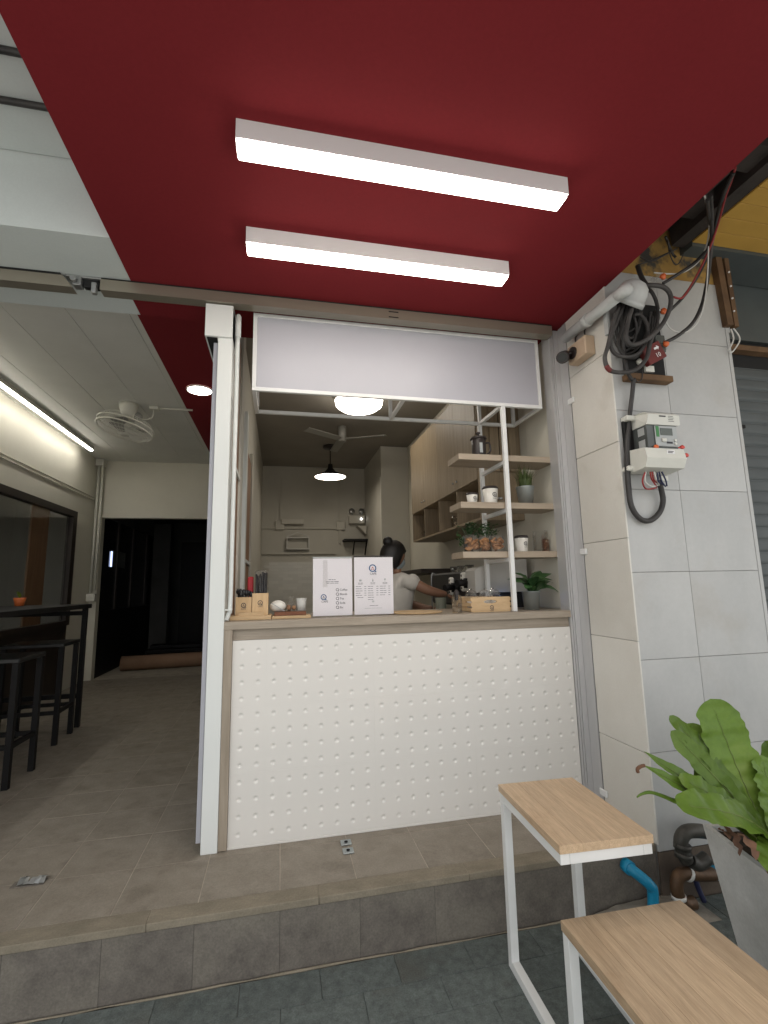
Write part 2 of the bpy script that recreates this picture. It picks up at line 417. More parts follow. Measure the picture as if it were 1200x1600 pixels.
def smooth_path(pts, sub=8, closed=False):
    P = [Vector(p) for p in pts]; out = []
    n = len(P)
    for i in range(n if closed else n-1):
        p0 = P[(i-1) % n] if (closed or i > 0) else P[0]
        p1 = P[i]; p2 = P[(i+1) % n]
        p3 = P[(i+2) % n] if (closed or i+2 < n) else P[-1]
        for k in range(sub):
            t = k/sub
            out.append(0.5*((2*p1)+(p2-p0)*t+(2*p0-5*p1+4*p2-p3)*t*t+(3*p1-p0-3*p2+p3)*t**3))
    if not closed: out.append(P[-1])
    return out
def text_mb(body, size, M, align='CENTER', depth=0.0004):
    cu = bpy.data.curves.new('lettering', 'FONT')
    cu.body = body; cu.size = size; cu.align_x = align; cu.extrude = depth; cu.resolution_u = 2
    o = bpy.data.objects.new('lettering', cu)
    col.objects.link(o)
    dg = bpy.context.evaluated_depsgraph_get()
    me = bpy.data.meshes.new_from_object(o.evaluated_get(dg))
    mb = MB().add([M @ v.co for v in me.vertices], [list(p.vertices) for p in me.polygons])
    bpy.data.objects.remove(o); bpy.data.curves.remove(cu); bpy.data.meshes.remove(me)
    return mb
def frame_y(c, s=1.0):
    """local x -> +X, local y -> +Z, facing -Y, at c"""
    c = Vector(c)
    return Matrix(((s, 0, 0, c.x), (0, 0, -s, c.y), (0, s, 0, c.z), (0, 0, 0, 1)))
def logo_shapes(M, r=1.0, fn=None):
    """a ring whose lower right end runs out in a short tail, with three little houses inside; returns ring, inner"""
    ring = MB(); n = 40
    vs = []; fs = []
    for i in range(n):
        a = rad(-38)+2*math.pi*i/n
        for q in (0.72*r, 1.0*r):
            vs.append(Vector((q*math.cos(a), q*math.sin(a), 0)))
    for i in range(n):
        j = (i+1) % n
        fs.append((2*i, 2*i+1, 2*j+1, 2*j))
    tl = [Vector((.50*r, -.98*r, .0002)), Vector((1.02*r, -1.02*r, .0002)), Vector((1.02*r, -.80*r, .0002)), Vector((.72*r, -.68*r, .0002))]
    ring.add([M @ p for p in vs], fs); ring.add([M @ p for p in tl], [(0, 1, 2, 3)])
    inner = MB()
    for (x, y, s) in ((0, .18, .30), (-.24, -.26, .26), (.26, -.26, .26)):
        pts = [(-.7, -.6), (.7, -.6), (.7, .1), (0, .8), (-.7, .1)]
        inner.add([M @ Vector((r*(x+s*a), r*(y+s*b), 0)) for a, b in pts], [(0, 1, 2, 3, 4)])
    return ring, inner

# ================================================================== SETTING
G = -0.245                     # street level; the shop floor is z = 0
street = struct(bx(-30, 30, -60, -0.47, G-0.3, G-0.008).build('street', STREET))
PAVX, PAVY = 0.30, 0.15
pav_me = MB().box(-PAVX/2+.0008, PAVX/2-.0008, -PAVY/2+.0008, PAVY/2-.0008, -.03, .004, bev=.0012).mesh('paver', PAVER)
for j in range(14):
    for i in range(-6, 12):
        x = 0.02 + i*PAVX + (PAVX/2 if j % 2 else 0)
        y = -0.555 - j*PAVY
        if x > 3.2: continue
        piece('paver', pav_me, (x, y, G-.004+random.uniform(-.0006, .0006)), street)
# mortar line where pavers meet the step
mo = MB()
pts = [Vector((-2.2+i*.1, -.472+random.uniform(-.004, .002), G-.001)) for i in range(41)]
mo.tube(pts, [random.uniform(.001, .006) for _ in pts], 6)
mo.build('mortar_line', NOSING, street)

floor = struct(bx(-3.2, 1.768, -0.445, 9.2, -0.35, -0.0016).build('floor', FLOOR_GROUT))
TP = 0.323
ft_me = MB().box(-TP/2+.0021, TP/2-.0021, -TP/2+.0021, TP/2-.0021, -.012, 0, bev=.0006).mesh('tile', FLOOR_TILE)
XJ, YJ = 0.015, -0.0565
for j in range(0, 17):
    for i in range(-9, 6):
        x0 = XJ+i*TP; y0 = YJ+(j-1)*TP
        if j > 2 and x0 > -0.35: continue
        if x0+TP > 1.768: continue
        if y0 < -.40: continue
        piece('tile', ft_me, (x0+TP/2, y0+TP/2, random.uniform(-.0008, .0004)), floor)
# last narrow column of floor tiles against the reveal
lc = MB().box(1.632, 1.762, -.3765, -.058, -.012, 0); lc.build('tile', FLOOR_TILE, floor)
lc = MB().box(1.632, 1.762, -.0555, .265, -.012, 0); lc.build('tile', FLOOR_TILE, floor)
# step: nosing strips and riser tiles
step = struct(bx(-3.2, 1.766, -0.4617, -0.446, G-.05, -0.029).build('step', mat('riser_joint', (.085, .076, .066), .9)))
for i in range(-10, 6):
    x0 = XJ+i*TP; x1 = min(x0+TP, 1.766)
    r = MB().box(x0+.0007, x1-.0007, -.463, -.4525, G-.01, -.028, bev=.0007)
    r.build('riser_tile', RISER_TILE, step, origin=((x0+x1)/2, -.46, -.13))
for i in range(-5, 3):
    x0 = .17+i*.65; x1 = min(x0+.65, 1.766)
    n = MB().box(x0+.0005, x1-.0005, -.466, -.3785, -.027, .0008, bev=.0022)
    n.build('nosing_strip', NOSING, step, origin=((x0+x1)/2, -.42, 0))

# hole in the floor with a scrap of foil, and the door catch
hl = thing('floor_socket', 'small broken floor socket with crumpled silver lid in the passage floor', 'floor socket', (-1.04, -.065, 0))
bx(-1.115, -.985, -.088, -.040, .0005, .003, bev=.001).build('recess', RISER_TILE, hl)
mb = MB()
for k in range(5):
    q = [Vector((-1.09+.022*k+random.uniform(-.006, .006), -.085+.055*t+random.uniform(-.004, .004), .005+.012*math.sin(3.1*t)+random.uniform(0, .006))) for t in (0, .33, .66, 1)]
    q2 = [p+Vector((.022, 0, random.uniform(-.005, .005))) for p in q]
    mb.add(q+q2, [(i, i+1, 5+i, 4+i) for i in range(3)])
mb.build('lid', STEEL, hl)
ca = thing('floor_catch', 'pair of small steel door catch plates screwed to tile before the counter', 'door catch', (.33, -.12, 0))
for y in (-.083, -.160):
    t = bx(.305, .357, y-.024, y+.024, .0005, .007, bev=.002).build('plate', ZINC, ca)
    MB().lathe((.331, y-.002, .0093), [(.0, .0006), (.009, .0006), (.009, 0)], 12).build('hole', GAP, t)

# ------------------------------------------------------------------ ceilings
rc = MB().box(-.81, 1.785, -2.05, .02, 2.9, 3.32)
rc.box(-.42, 1.785, .02, .46, 2.9, 3.32)
red_ceiling = struct(rc.build('red_ceiling', RED))
struct(bx(-1.02, -.33, .30, 5.1, 3.187, 3.32).build('red_ceiling_strip', RED))
struct(bx(-.8525, -.42, .021, .30, 2.904, 3.32).build('red_beam', RED))
wb = struct(MB().box(-3.6, -.811, -.37, .02, 2.904, 3.35).box(-3.6, -.853, .02, .30, 2.904, 3.35).build('white_beam', WHITE_CEIL))
wc = struct(bx(-3.6, -.81, -2.05, -.37, 3.34, 3.40).build('front_ceiling', GAP))
for y0, y1 in ((-2.05, -.97), (-.969, -.375)):
    bx(-3.6, -.812, y0, y1, 3.29, 3.3395).build('panel', WHITE_CEIL, wc)
for y, lab in ((-.853, 'black line for the gap in the white ceiling nearer the street'), (-.645, 'black line for the gap in the white ceiling nearer the beam')):  # black tubes drawn in place of the dark ceiling gaps
    pts = [(-3.5+.3*i, y+random.uniform(-.006, .006), 3.276+random.uniform(-.004, .003)) for i in range(10)]
    tag(MB().tube(smooth_path(pts, 4), .014, 8).build('ceiling_gap_line', CABLE), lab, 'cable', 'dark gap lines on the white ceiling')
ic = struct(bx(-2.72, -1.022, .301, 5.1, 3.205, 3.32).build('passage_ceiling', GAP))
for x0, x1 in ((-2.72, -2.284), (-2.28, -1.894), (-1.89, -1.487), (-1.483, -1.077), (-1.073, -1.022)):
    bx(x0, x1, .302, 5.099, 3.19, 3.2045).build('panel', BOARD_CEIL, ic, origin=((x0+x1)/2, 2.7, 3.2))
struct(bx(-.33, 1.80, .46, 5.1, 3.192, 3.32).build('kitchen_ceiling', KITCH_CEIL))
# unseen mass added above so sky light comes only from the street side
up = tag(bx(-8, 8, -2.05, 12, 3.42, 9).build('unseen_upper_mass', WHITE_CEIL), 'plain unseen mass added above the ceilings to block sky light', 'light blocker')

# ------------------------------------------------------------------ passage walls
lw = thing('passage_wall', 'cream passage wall with dark framed window behind black bar', 'wall', (-2.7, 2, 0))
bx(-2.80, -2.70, -.45, 5.1, 2.30, 3.19).build('upper_wall', CREAM_WALL, lw)
bx(-2.80, -2.70, 4.42, 5.1, 0, 2.30).build('wall_end', CREAM_WALL, lw)
bx(-2.80, -2.70, -.45, 4.42, 0, .82).build('lower_panel', DARKFRAME, lw)
bx(-2.80, -2.70, -.45, .6, .82, 2.30).build('wall_end', CREAM_WALL, lw)
bx(-2.699, -2.685, .3, 5.09, 2.56, 2.575).build('trim_strip', CREAM_WALL, lw)
bx(-2.699, -2.685, .3, 5.09, 2.60, 2.612).build('trim_strip', CREAM_WALL, lw)
wi = thing('passage_window', 'wide dark framed window in cream passage wall above the bar', 'window', (-2.7, 2.5, .82))
f = MB().box(-2.75, -2.67, .6, 4.42, 2.22, 2.30).box(-2.75, -2.67, 4.30, 4.42, .82, 2.22).box(-2.75, -2.67, .6, .68, .82, 2.22).box(-2.75, -2.66, .68, 4.30, .82, .88)
f.build('frame', DARKFRAME, wi)
bx(-2.715, -2.709, .68, 4.30, .88, 2.22).build('pane', WINGLASS, wi)
bx(-2.74, -2.72, 3.35, 3.75, .88, 2.22).build('curtain', BROWNBOARD, wi)
nr = tag(MB().box(-4.5, -4.0, -.5, -.45, 0, 3.3).box(-3.1, -2.80, -.5, -.45, 0, 3.3).box(-4.0, -3.1, -.5, -.45, 2.3, 3.3).box(-4.0, -3.1, -.5, -.45, 0, .8).box(-4.5, -2.80, 5.0, 5.1, 0, 3.3).box(-4.5, -2.80, -.45, 5.0, 3.2, 3.3).build('next_room_light_shell', KITCH_WALL), 'unseen shell added round the next room to dim its daylight', 'room')  # unseen shell added to dim the next room; its opening admits some daylight
# the room seen dimly behind that window
tag(bx(-4.6, -4.5, -.4, 5, 0, 3.2).build('next_room_wall', KITCH_WALL), 'grey wall of the next room seen through the passage window', 'wall')
hw = thing('header_wall', 'cream wall over the dark opening at the passage end', 'wall', (-1.5, 5.1, 2.3))
bx(-2.72, -.34, 5.1, 5.22, 2.32, 3.19).build('wall', CREAM_WALL, hw)
bx(-2.72, -2.60, 5.1, 5.22, 0, 2.32).build('jamb', CREAM_WALL, hw)
bx(-2.64, -2.60, 5.085, 5.0995, 1.86, 1.98).build('switch_plate', FANW, hw)
# dark corridor beyond
cw = thing('dark_corridor', 'unlit corridor with dark panelling beyond the passage opening', 'corridor', (-1.5, 7, 0))
bx(-2.75, -2.6, 5.23, 9.2, 0, .95).build('dado', BLACK, cw)
bx(-2.75, -2.62, 5.23, 9.2, .95, 2.35).build('window_pane', DARKGLASS, cw)
for y in (5.9, 6.7, 7.6):
    bx(-2.68, -2.6, y, y+.07, .95, 2.35).build('mullion', DARKFRAME, cw)
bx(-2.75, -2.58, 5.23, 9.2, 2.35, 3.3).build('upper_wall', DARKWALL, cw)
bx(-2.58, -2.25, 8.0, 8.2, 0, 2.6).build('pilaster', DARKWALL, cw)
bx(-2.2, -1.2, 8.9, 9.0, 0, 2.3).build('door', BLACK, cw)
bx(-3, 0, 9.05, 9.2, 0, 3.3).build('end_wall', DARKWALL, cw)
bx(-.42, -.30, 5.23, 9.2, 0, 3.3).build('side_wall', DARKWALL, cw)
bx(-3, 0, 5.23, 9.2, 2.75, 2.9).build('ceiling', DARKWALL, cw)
for k in range(4):
    bx(-2.4, -.5, 6.5+.3*k, 6.8+.3*k, .0, .05+.05*k).build('stair_step', BLACK, cw)
bx(-2.615, -2.607, 5.62, 5.68, 1.62, 1.86).build('reflected_light_strip', mat('glowing_reflection', (.5, .6, .9), .5, emit=.9, ecol=(.55, .65, 1)), cw)  # self-lit strip imitates bluish reflected light
bx(-2.617, -2.612, 5.68, 6.35, 1.62, 1.88).build('reflection_pane', mat('painted_reflection_grey', (.09, .10, .10), .2), cw)  # lighter grey of this pane imitates a reflection

# ------------------------------------------------------------------ kitchen shell
kb = thing('kitchen_back_wall', 'grey painted back wall of the kitchen with tiled lower part', 'wall', (.7, 5.1, 0))
bx(-.34, 1.80, 5.1, 5.22, 0, 3.19).build('wall', KITCH_WALL, kb)
KT = mat('small_white_wall_tile', (.58, .565, .51), .25, rnd=.05)
kt_me = MB().box(-.073, .073, -.004, .004, -.023, .023).mesh('wall_tile', KT)
for r_ in range(18):
    for c_ in range(7):
        piece('wall_tile', kt_me, (-.18+c_*.148+(.074 if r_ % 2 else 0), 5.094, .80+r_*.0478), kb)
bx(-.28, .86, 5.06, 5.0985, 1.76, 1.795).build('trim', KITCH_WALL, kb)
kr = thing('kitchen_side_wall', 'cream kitchen side wall behind cabinet and shelves', 'wall', (1.75, 2.5, 0))
bx(1.752, 1.90, .09, 5.1, 0, 3.19).build('wall', CREAM_WALL, kr)
kp = thing('partition_wall', 'pale partition between passage and kitchen behind the white post', 'wall', (-.3, 2.5, 0))
bx(-.345, -.30, .70, 5.1, 0, 3.19).build('wall', KITCH_WALL, kp)
bx(-.345, -.275, .17, .50, 1.0, 2.84).build('brown_panel', BROWNBOARD, kp)
bx(-.345, -.262, .50, .70, 1.0, 3.19).build('white_stile', KITCH_WALL, kp)
bx(-.30, -.262, 1.04, 1.16, 1.0, 2.60).build('white_stile', WHITE_POST, kp)
bx(-.30, -.285, 1.16, 1.9, 1.0, 2.4).build('brown_panel', BROWNBOARD, kp)
bx(-.30, -.27, 1.9, 2.02, 1.0, 2.5).build('white_stile', KITCH_WALL, kp)
bx(-.274, -.262, .17, .50, 1.93, 1.955).build('crossbar', WHITE_POST, kp)
bx(-.284, -.27, 1.16, 1.9, 1.45, 1.475).build('crossbar', WHITE_POST, kp)
pc = tag(bx(1.36, 1.75, 3.75, 5.09, 0, 3.19).build('kitchen_pillar', KITCH_WALL), 'square grey pillar in the far kitchen corner beside the cabinet', 'pillar')
bx(1.352, 1.359, 3.76, 3.80, 0, 2.75).build('conduit', FANW, pc)

# ------------------------------------------------------------------ right hand facade: marble tiles, reveal
fw = thing('marble_wall', 'grey marble tiled pier between the kiosk and the neighbouring shutter', 'wall', (2.1, -.47, 0))
bx(1.775, 2.57, -.462, -.05, G-.05, 3.02).build('wall_core', GROUT, fw)
ZJ = [-.03, .41, .85, 1.289, 1.729, 2.168, 2.607, 3.005]
for z0, z1 in zip(ZJ[:-1], ZJ[1:]):
    for x0, x1 in ((1.772, 2.127), (2.127, 2.578)):
        if z0 > 2.2 and x0 < 2 and z1 < 2.7:
            pass
        MB().box(x0+.001, x1-.001, -.474, -.4622, z0+.001, z1-.001, bev=.0012).build('tile', MARBLE, fw, origin=((x0+x1)/2, -.468, (z0+z1)/2))
bx(1.772, 2.578, -.472, -.4622, G-.02, -.033).build('wall_base', DIRTYWALL, fw)
bx(1.80, 2.58, -.470, -.30, 3.007, 3.40).build('upper_plaster', YELLOWDIRT, fw)
rv = thing('cream_reveal', 'cream tiled reveal turning the corner beside the counter opening', 'wall', (1.77, -.3, 0))
ZR = [0.0, .406, .942, 1.468, 1.990, 2.515, 2.895]
bx(1.778, 1.80, -.46, -.0, -.02, 2.9).build('reveal_core', GROUT, rv)
for z0, z1 in zip(ZR[:-1], ZR[1:]):
    MB().box(1.768, 1.7775, -.4745, -.0995, z0+.0015, z1-.0015, bev=.0015).build('tile', REVEAL, rv, origin=(1.77, -.28, (z0+z1)/2))
# jamb
jb = thing('door_jamb', 'grooved silver aluminium jamb where counter meets the cream reveal', 'door jamb', (1.73, 0, 0))
m_ = MB().box(1.7322, 1.765, -.012, .085, 0, 2.885, bev=.001).box(1.718, 1.7295, -.008, .085, 0, 2.885).box(1.704, 1.7155, -.006, .085, 0, 2.885).box(1.7055, 1.74, .001, .0842, 0.001, 2.884)
m_.build('profile', ALU, jb)
bx(1.7297, 1.732, -.002, .0008, 0, 2.88).build('groove', GAP, jb)
bx(1.7157, 1.7178, -.002, .0008, 0, 2.88).build('groove', GAP, jb)
bx(1.7655, 1.777, -.092, -.006, 0, 2.885, bev=.001).build('return_plate', ALU, jb)
bx(1.772, 1.779, -.0985, -.0925, 0, 2.885).build('groove', GAP, jb)
for z in (2.363, 1.422, .091):
    c_ = MB().box(1.755, 1.7675, -.135, -.075, z-.018, z+.018, bev=.004)
    c_.build('clip', WHITE_METAL, jb)

# neighbour: shutter, yellow ceiling, shade-dark gap
sh = thing('roller_shutter', 'closed grey green roller shutter of the neighbouring shop', 'shutter', (3.2, -.25, 0))
SP = .075
prof = [(-.008, -SP/2), (.0, -SP/2+.006), (.001, -SP/4), (-.001, 0), (-.003, SP/4), (-.004, SP/2-.010), (-.010, SP/2-.004), (-.008, SP/2)]
def slat_mesh(x0, x1):
    m = MB(); k = len(prof)
    m.add([(x0, -a, b) for a, b in prof]+[(x1, -a, b) for a, b in prof], [(i, i+1, k+i+1, k+i) for i in range(k-1)], True)
    return m.mesh('slat', SHUTTER)
sm_ = slat_mesh(2.60-3.2, 4.4-3.2)
nsl = int((2.66-G)/SP)
slats = []
for i in range(nsl):
    slats.append(piece('slat', sm_, (3.2, -.262, G+.04+i*SP), sh))
bx(2.585, 4.5, -.25, -.24, G, 2.72).build('backing', GAP, sh)
for (x, i, wd) in ((2.76, 3, .06), (2.66, 4, .024), (2.80, 6, .06), (2.67, 7, .024), (2.68, 9, .024)):
    z = G+.04+(nsl-1-i+1)*SP
    bx(x, x+wd, -.2835, -.270, z-.010, z+.010).build('slot', GAP, sh)
sb = bx(2.585, 4.5, -.29, -.20, 2.78, 3.42).build('shutter_housing', SHUTTERBOX, sh)
bx(2.585, 4.5, -.31, -.22, 2.70, 2.735).build('bottom_rail', RUST, sh)
bx(2.585, 4.5, -.262, -.22, 2.735, 2.78).build('gap', GAP, sh)
tr = tag(MB().box(2.578, 2.60, -.476, -.20, G, 2.70).box(2.578, 2.61, -.476, -.3, 2.70, 3.16).build('marble_edge_trim', MARBLE), 'thin grey edge trim along the marble pier beside the shutter', 'trim')
rp = thing('rusty_guide', 'rust brown steel shutter guide at top of the marble pier', 'shutter guide', (2.62, -.5, 2.9))
for u0, v0, u1, v1, t in ((1118, 405, 1137, 510, .030), (1131, 405, 1148, 512, .022)):
    a, b = on_y(u0, v0, -.49), on_y(u1, v1, -.49)
    MB().tube([a, b], t, 4).build('bar', RUST, rp)
for v in (425, 447, 466, 486):
    p = on_y(1139+(v-425)*.13, v, -.525)
    MB().ball(p, .006, n=8, m=5).build('screw', WHITEPRINT, rp)
yc = struct(bx(2.33, 6, -2.05, -.56, 3.205, 3.40).build('neighbour_ceiling', GAP))
for k in range(15):
    y1 = -.56-k*.1
    MB().box(2.325, 6, y1-.097, y1, 3.19, 3.2045, bev=.0015).build('board', YELLOW, yc, origin=(4, y1-.05, 3.2))
gr = struct(MB().box(1.79, 2.33, -2.05, -.47, 3.33, 3.41).build('beam_gap', SHADE_CONCRETE))
mb = MB()
for k in range(9):       # crumbled edges of concrete and old battens in the gap
    y = -.55-k*.16; x = random.uniform(1.95, 2.2)
    mb.box(x-.05, x+random.uniform(.03, .12), y-.09, y+.05, 3.24+random.uniform(-.02, .04), 3.335)
mb.box(2.24, 2.325, -2.05, -.50, 3.20, 3.34)
mb.build('concrete_lump', SHADE_CONCRETE, gr)
struct(bx(2.325, 6, -.559, -.30, 3.17, 3.42).build('neighbour_lintel', SHUTTERBOX))

# ================================================================== SHOP FRONT
# ceiling strip lights
def strip_light(y0, label):
    t = thing('strip_light', label, 'ceiling light', (.48, y0, 2.9), 'strip lights under the red ceiling')
    x0, x1, y1 = -.175, 1.138, y0+.088
    MB().box(x0, x1, y0, y0+.004, 2.822, 2.8995).box(x0, x1, y1-.004, y1, 2.822, 2.8995).box(x0, x0+.004, y0+.004, y1-.004, 2.822, 2.8995).box(x1-.004, x1, y0+.004, y1-.004, 2.822, 2.8995).build('housing', mat_light_body, t)
    bx(x0+.005, x1-.005, y0+.005, y1-.005, 2.808, 2.84, bev=.004).build('diffuser', LED_W, t)
mat_light_body = mat('fixture_white', (.70, .69, .70), .45)
strip_light(-1.098, 'long lit strip light on the red ceiling nearer the street')
strip_light(-.572, 'long lit strip light on the red ceiling nearer the sliding rail')

# sliding rail under the ceiling, broken left of the post
ra = thing('sliding_rail', 'long bronze aluminium sliding door rail hung under the ceiling', 'rail', (.4, -.02, 2.86))
xa, xb = -.955, 1.700
def rail_section(x0, x1, cut=0.0):
    m = MB()
    z0, z1, ya, yb = 2.826, 2.888, -.055, .012
    ring = [(ya, z0), (yb, z0), (yb, z1), (ya, z1)]
    m.add([(x0+(cut if z == z1 else 0), y, z) for y, z in ring]+[(x1+(cut if z == z0 else 0), y, z) for y, z in ring],
          [(0, 1, 5, 4), (1, 2, 6, 5), (2, 3, 7, 6), (3, 0, 4, 7), (0, 3, 2, 1), (4, 5, 6, 7)])
    return m
rail_section(xa, xb).build('rail_section', RAIL, ra)
bx(xa, xb, -.05, .01, 2.8885, 2.8985).build('shadow_gap', GAP, ra)
for dx in (.0, ):
    for zz in (2.838, 2.872):
        bx(.615, .675, -.0562, -.0551, zz-.003, zz+.003).build('slot', GAP, ra)
rb = thing('sliding_rail', 'short bronze rail length at passage mouth ending in roller bracket', 'rail', (-2, -.02, 2.86))
rail_section(-3.4, -1.135, .05).build('rail_section', RAIL, rb)
bx(-3.4, -1.15, -.05, .01, 2.8885, 2.9285).build('shadow_gap', GAP, rb)
rk = thing('roller_bracket', 'steel roller bracket between the two lengths of bronze rail', 'bracket', (-1.03, -.02, 2.86))
bx(-1.13, -.945, -.045, .0, 2.893, 2.905, bev=.002).build('top_plate', STEEL, rk)
bx(-1.09, -1.05, -.05, .0, 2.845, 2.892, bev=.003).build('roller_block', STEEL, rk)
bx(-1.045, -.97, -.03, .005, 2.85, 2.892, bev=.003).build('roller_block', MACHINE, rk)
bx(-1.00, -.975, -.05, -.02, 2.81, 2.87, bev=.003).build('stop', STEEL, rk)
MB().cyl((-1.08, -.052, 2.868), (-1.08, -.075, 2.868), .014, 12).build('roller', STEEL, rk)
for x in (-1.12, -.955):
    MB().cyl((x, -.03, 2.90), (x, -.03, 2.93), .012, 10).build('bolt', STEEL, rk)

# white post, door leaf, track box
po = thing('white_post', 'tall white post at the passage side of the counter', 'post', (-.31, 0, 0))
bx(-.356, -.279, -.02, .12, 0, 2.84, bev=.002).build('post', WHITE_POST, po)
bx(-.425, -.279, -.035, .30, 2.63, 2.822, bev=.002).build('track_box', WHITE_POST, po)
bx(-.415, -.362, -.02, .26, 2.624, 2.6305).build('track_slot', GAP, po)
dl = tag(bx(-.384, -.362, .02, .95, .035, 2.62, bev=.002).build('sliding_door_leaf', LAV), 'pale lavender edge of a sliding door leaf behind the white post', 'door')
wp = thing('white_conduit', 'thin white conduit running down inside the white post', 'conduit', (-.26, .02, 1.1))
MB().tube(smooth_path([(-.255, .02, 2.80), (-.255, .02, 2.4), (-.255, .02, 1.7), (-.255, .02, 1.18), (-.262, .02, 1.12), (-.272, .02, 1.085)], 5), .012, 8).build('pipe', WHITE_POST, wp)
MB().cyl((-.255, .02, 2.66), (-.255, .02, 2.79), .017, 10).build('collar', WHITE_POST, wp)
bx(-.279, -.244, .0, .035, 1.135, 1.142).build('clip', WHITE_POST, wp)

# counter
cn = thing('service_counter', 'service counter with grey oak top and dimpled white tile front', 'counter', (.7, .3, 0))
bx(-.279, 1.702, -.018, .60, 1.038, 1.078, bev=.0015).build('counter_top', OAK, cn)
bx(-.236, 1.702, .012, .03, .982, 1.0375).build('apron', OAK, cn)
bx(-.278, -.2365, -.016, .05, .004, 1.0375, bev=.0012).build('side_leg', OAKV, cn)
bx(-.236, 1.702, .0055, .55, .0, .981).build('carcass', TILE_WHITE, cn)
bx(-.2365, 1.702, -.004, .004, .0, .010, bev=.001).build('bottom_trim', TILE_WHITE, cn)
DP, DZ = .0807, .079
def dimple_tile(cells, rows, xl=0.0, xr=0.0, zb=0.0, zt=0.0):
    """glazed tile with one round dimple per cell; xl.. add plain margin"""
    m = MB(); n = 8
    xs = []; zs = []
    W, H = cells*DP, rows*DZ
    for c in range(cells):
        for k in range(n): xs.append(c*DP+k*DP/n)
    xs.append(W)
    for r in range(rows):
        for k in range(n): zs.append(r*DZ+k*DZ/n)
    zs.append(H)
    # denser samples round each dimple
    X2 = sorted(set([round(c*DP+DP/2+d, 5) for c in range(cells) for d in (-.0404, -.0150, -.0125, -.0095, -.006, -.002, .002, .006, .0095, .0125, .0150, .0404)]))
    Z2 = sorted(set([round(r*DZ+DZ/2+d, 5) for r in range(rows) for d in (-.0395, -.0150, -.0125, -.0095, -.006, -.002, .002, .006, .0095, .0125, .0150, .0395)]))
    X2 = [x for x in X2 if -.001 < x < W+.001]; Z2 = [z for z in Z2 if -.001 < z < H+.001]
    X2[0] -= xl-.0001; X2[-1] += xr-.0001; Z2[0] -= zb-.0001; Z2[-1] += zt-.0001
    vs = []
    for z in Z2:
        for x in X2:
            cx = min(cells-1, max(0, int(x/DP)))*DP+DP/2; cz = min(rows-1, max(0, int(z/DZ)))*DZ+DZ/2
            d = math.hypot(x-cx, z-cz)
            y = 0.0
            if d < .0145: y = .0052*(0.5+0.5*math.cos(math.pi*d/.0145))
            vs.append((x, y, z))
    nx = len(X2); nz = len(Z2)
    fs = [(j*nx+i, j*nx+i+1, (j+1)*nx+i+1, (j+1)*nx+i) for j in range(nz-1) for i in range(nx-1)]
    m.add(vs, fs, True)
    # rim back to the wall
    rim = [i for i in range(nx)]+[j*nx+nx-1 for j in range(1, nz)]+[(nz-1)*nx+i for i in range(nx-2, -1, -1)]+[j*nx for j in range(nz-2, 0, -1)]
    rv_ = [vs[i] for i in rim]; k = len(rv_)
    m.add(rv_+[(x, .005, z) for x, y, z in rv_], [(i, (i+1) % k, k+(i+1) % k, k+i) for i in range(k)])
    return m.mesh('dimpled_tile', TILE_WHITE, weld=False)
zrow0 = .061-DZ/2
x_first = -.187-DP/2
cols_ = [(x_first, 2, .008, 0), (x_first+2*DP, 7, 0, 0), (x_first+9*DP, 7, 0, 0), (x_first+16*DP, 7, 0, 0), (x_first+23*DP, 1, 0, -.01)]
cache = {}
for r in range(3):
    for (x0, n, xl, xr) in cols_:
        key = (n, xl, xr, r)
        if key not in cache:
            cache[key] = dimple_tile(n, 4, xl, xr, .011 if r == 0 else 0, .012 if r == 2 else 0)
        piece('dimpled_tile', cache[key], (x0, random.uniform(-.0001, .0001), zrow0+4*DZ*r), cn)

# hanging sign box with its frame and shelf posts
sg = thing('sign_frame', 'white steel frame over the counter holding a blank white signboard', 'sign frame', (.74, .05, 2.37))
Y0, Y1 = .05, .415
XL, XR, ZB, ZT = -.173, 1.655, 2.365, 2.843
b_ = .022
def bar(name, x0, x1, y0, y1, z0, z1): return bx(x0, x1, y0, y1, z0, z1, bev=.001).build(name, WHITE_METAL, sg)
bar('bar', XL, XR, Y0, Y0+b_, ZB, ZB+b_)
bar('bar', XL, XR, Y0, Y0+b_, ZT-b_, ZT)
bar('bar', XL, XL+b_, Y0, Y0+b_, ZB+b_+.0005, ZT-b_-.0005)
bar('bar', XR-b_, XR, Y0, Y0+b_, ZB+b_+.0005, ZT-b_-.0005)
bar('bar', XL, XR, Y1, Y1+b_, ZB, ZB+b_)
for x in (XL, .715, 1.37, XR-b_):
    bar('bar', x, x+b_, Y0+b_+.0005, Y1-.0005, ZB, ZB+b_)
    if x != 1.37:
        bar('bar', x, x+b_, Y1, Y1+b_, ZB+b_+.0005, 2.899)
bar('bar', 1.37, 1.392, Y1, Y1+b_, ZB+b_+.0005, 2.899)
bx(XL+b_+.001, XR-b_-.001, Y0+.005, Y0+.016, ZB+b_+.001, ZT-b_-.001).build('signboard', SIGN, sg)

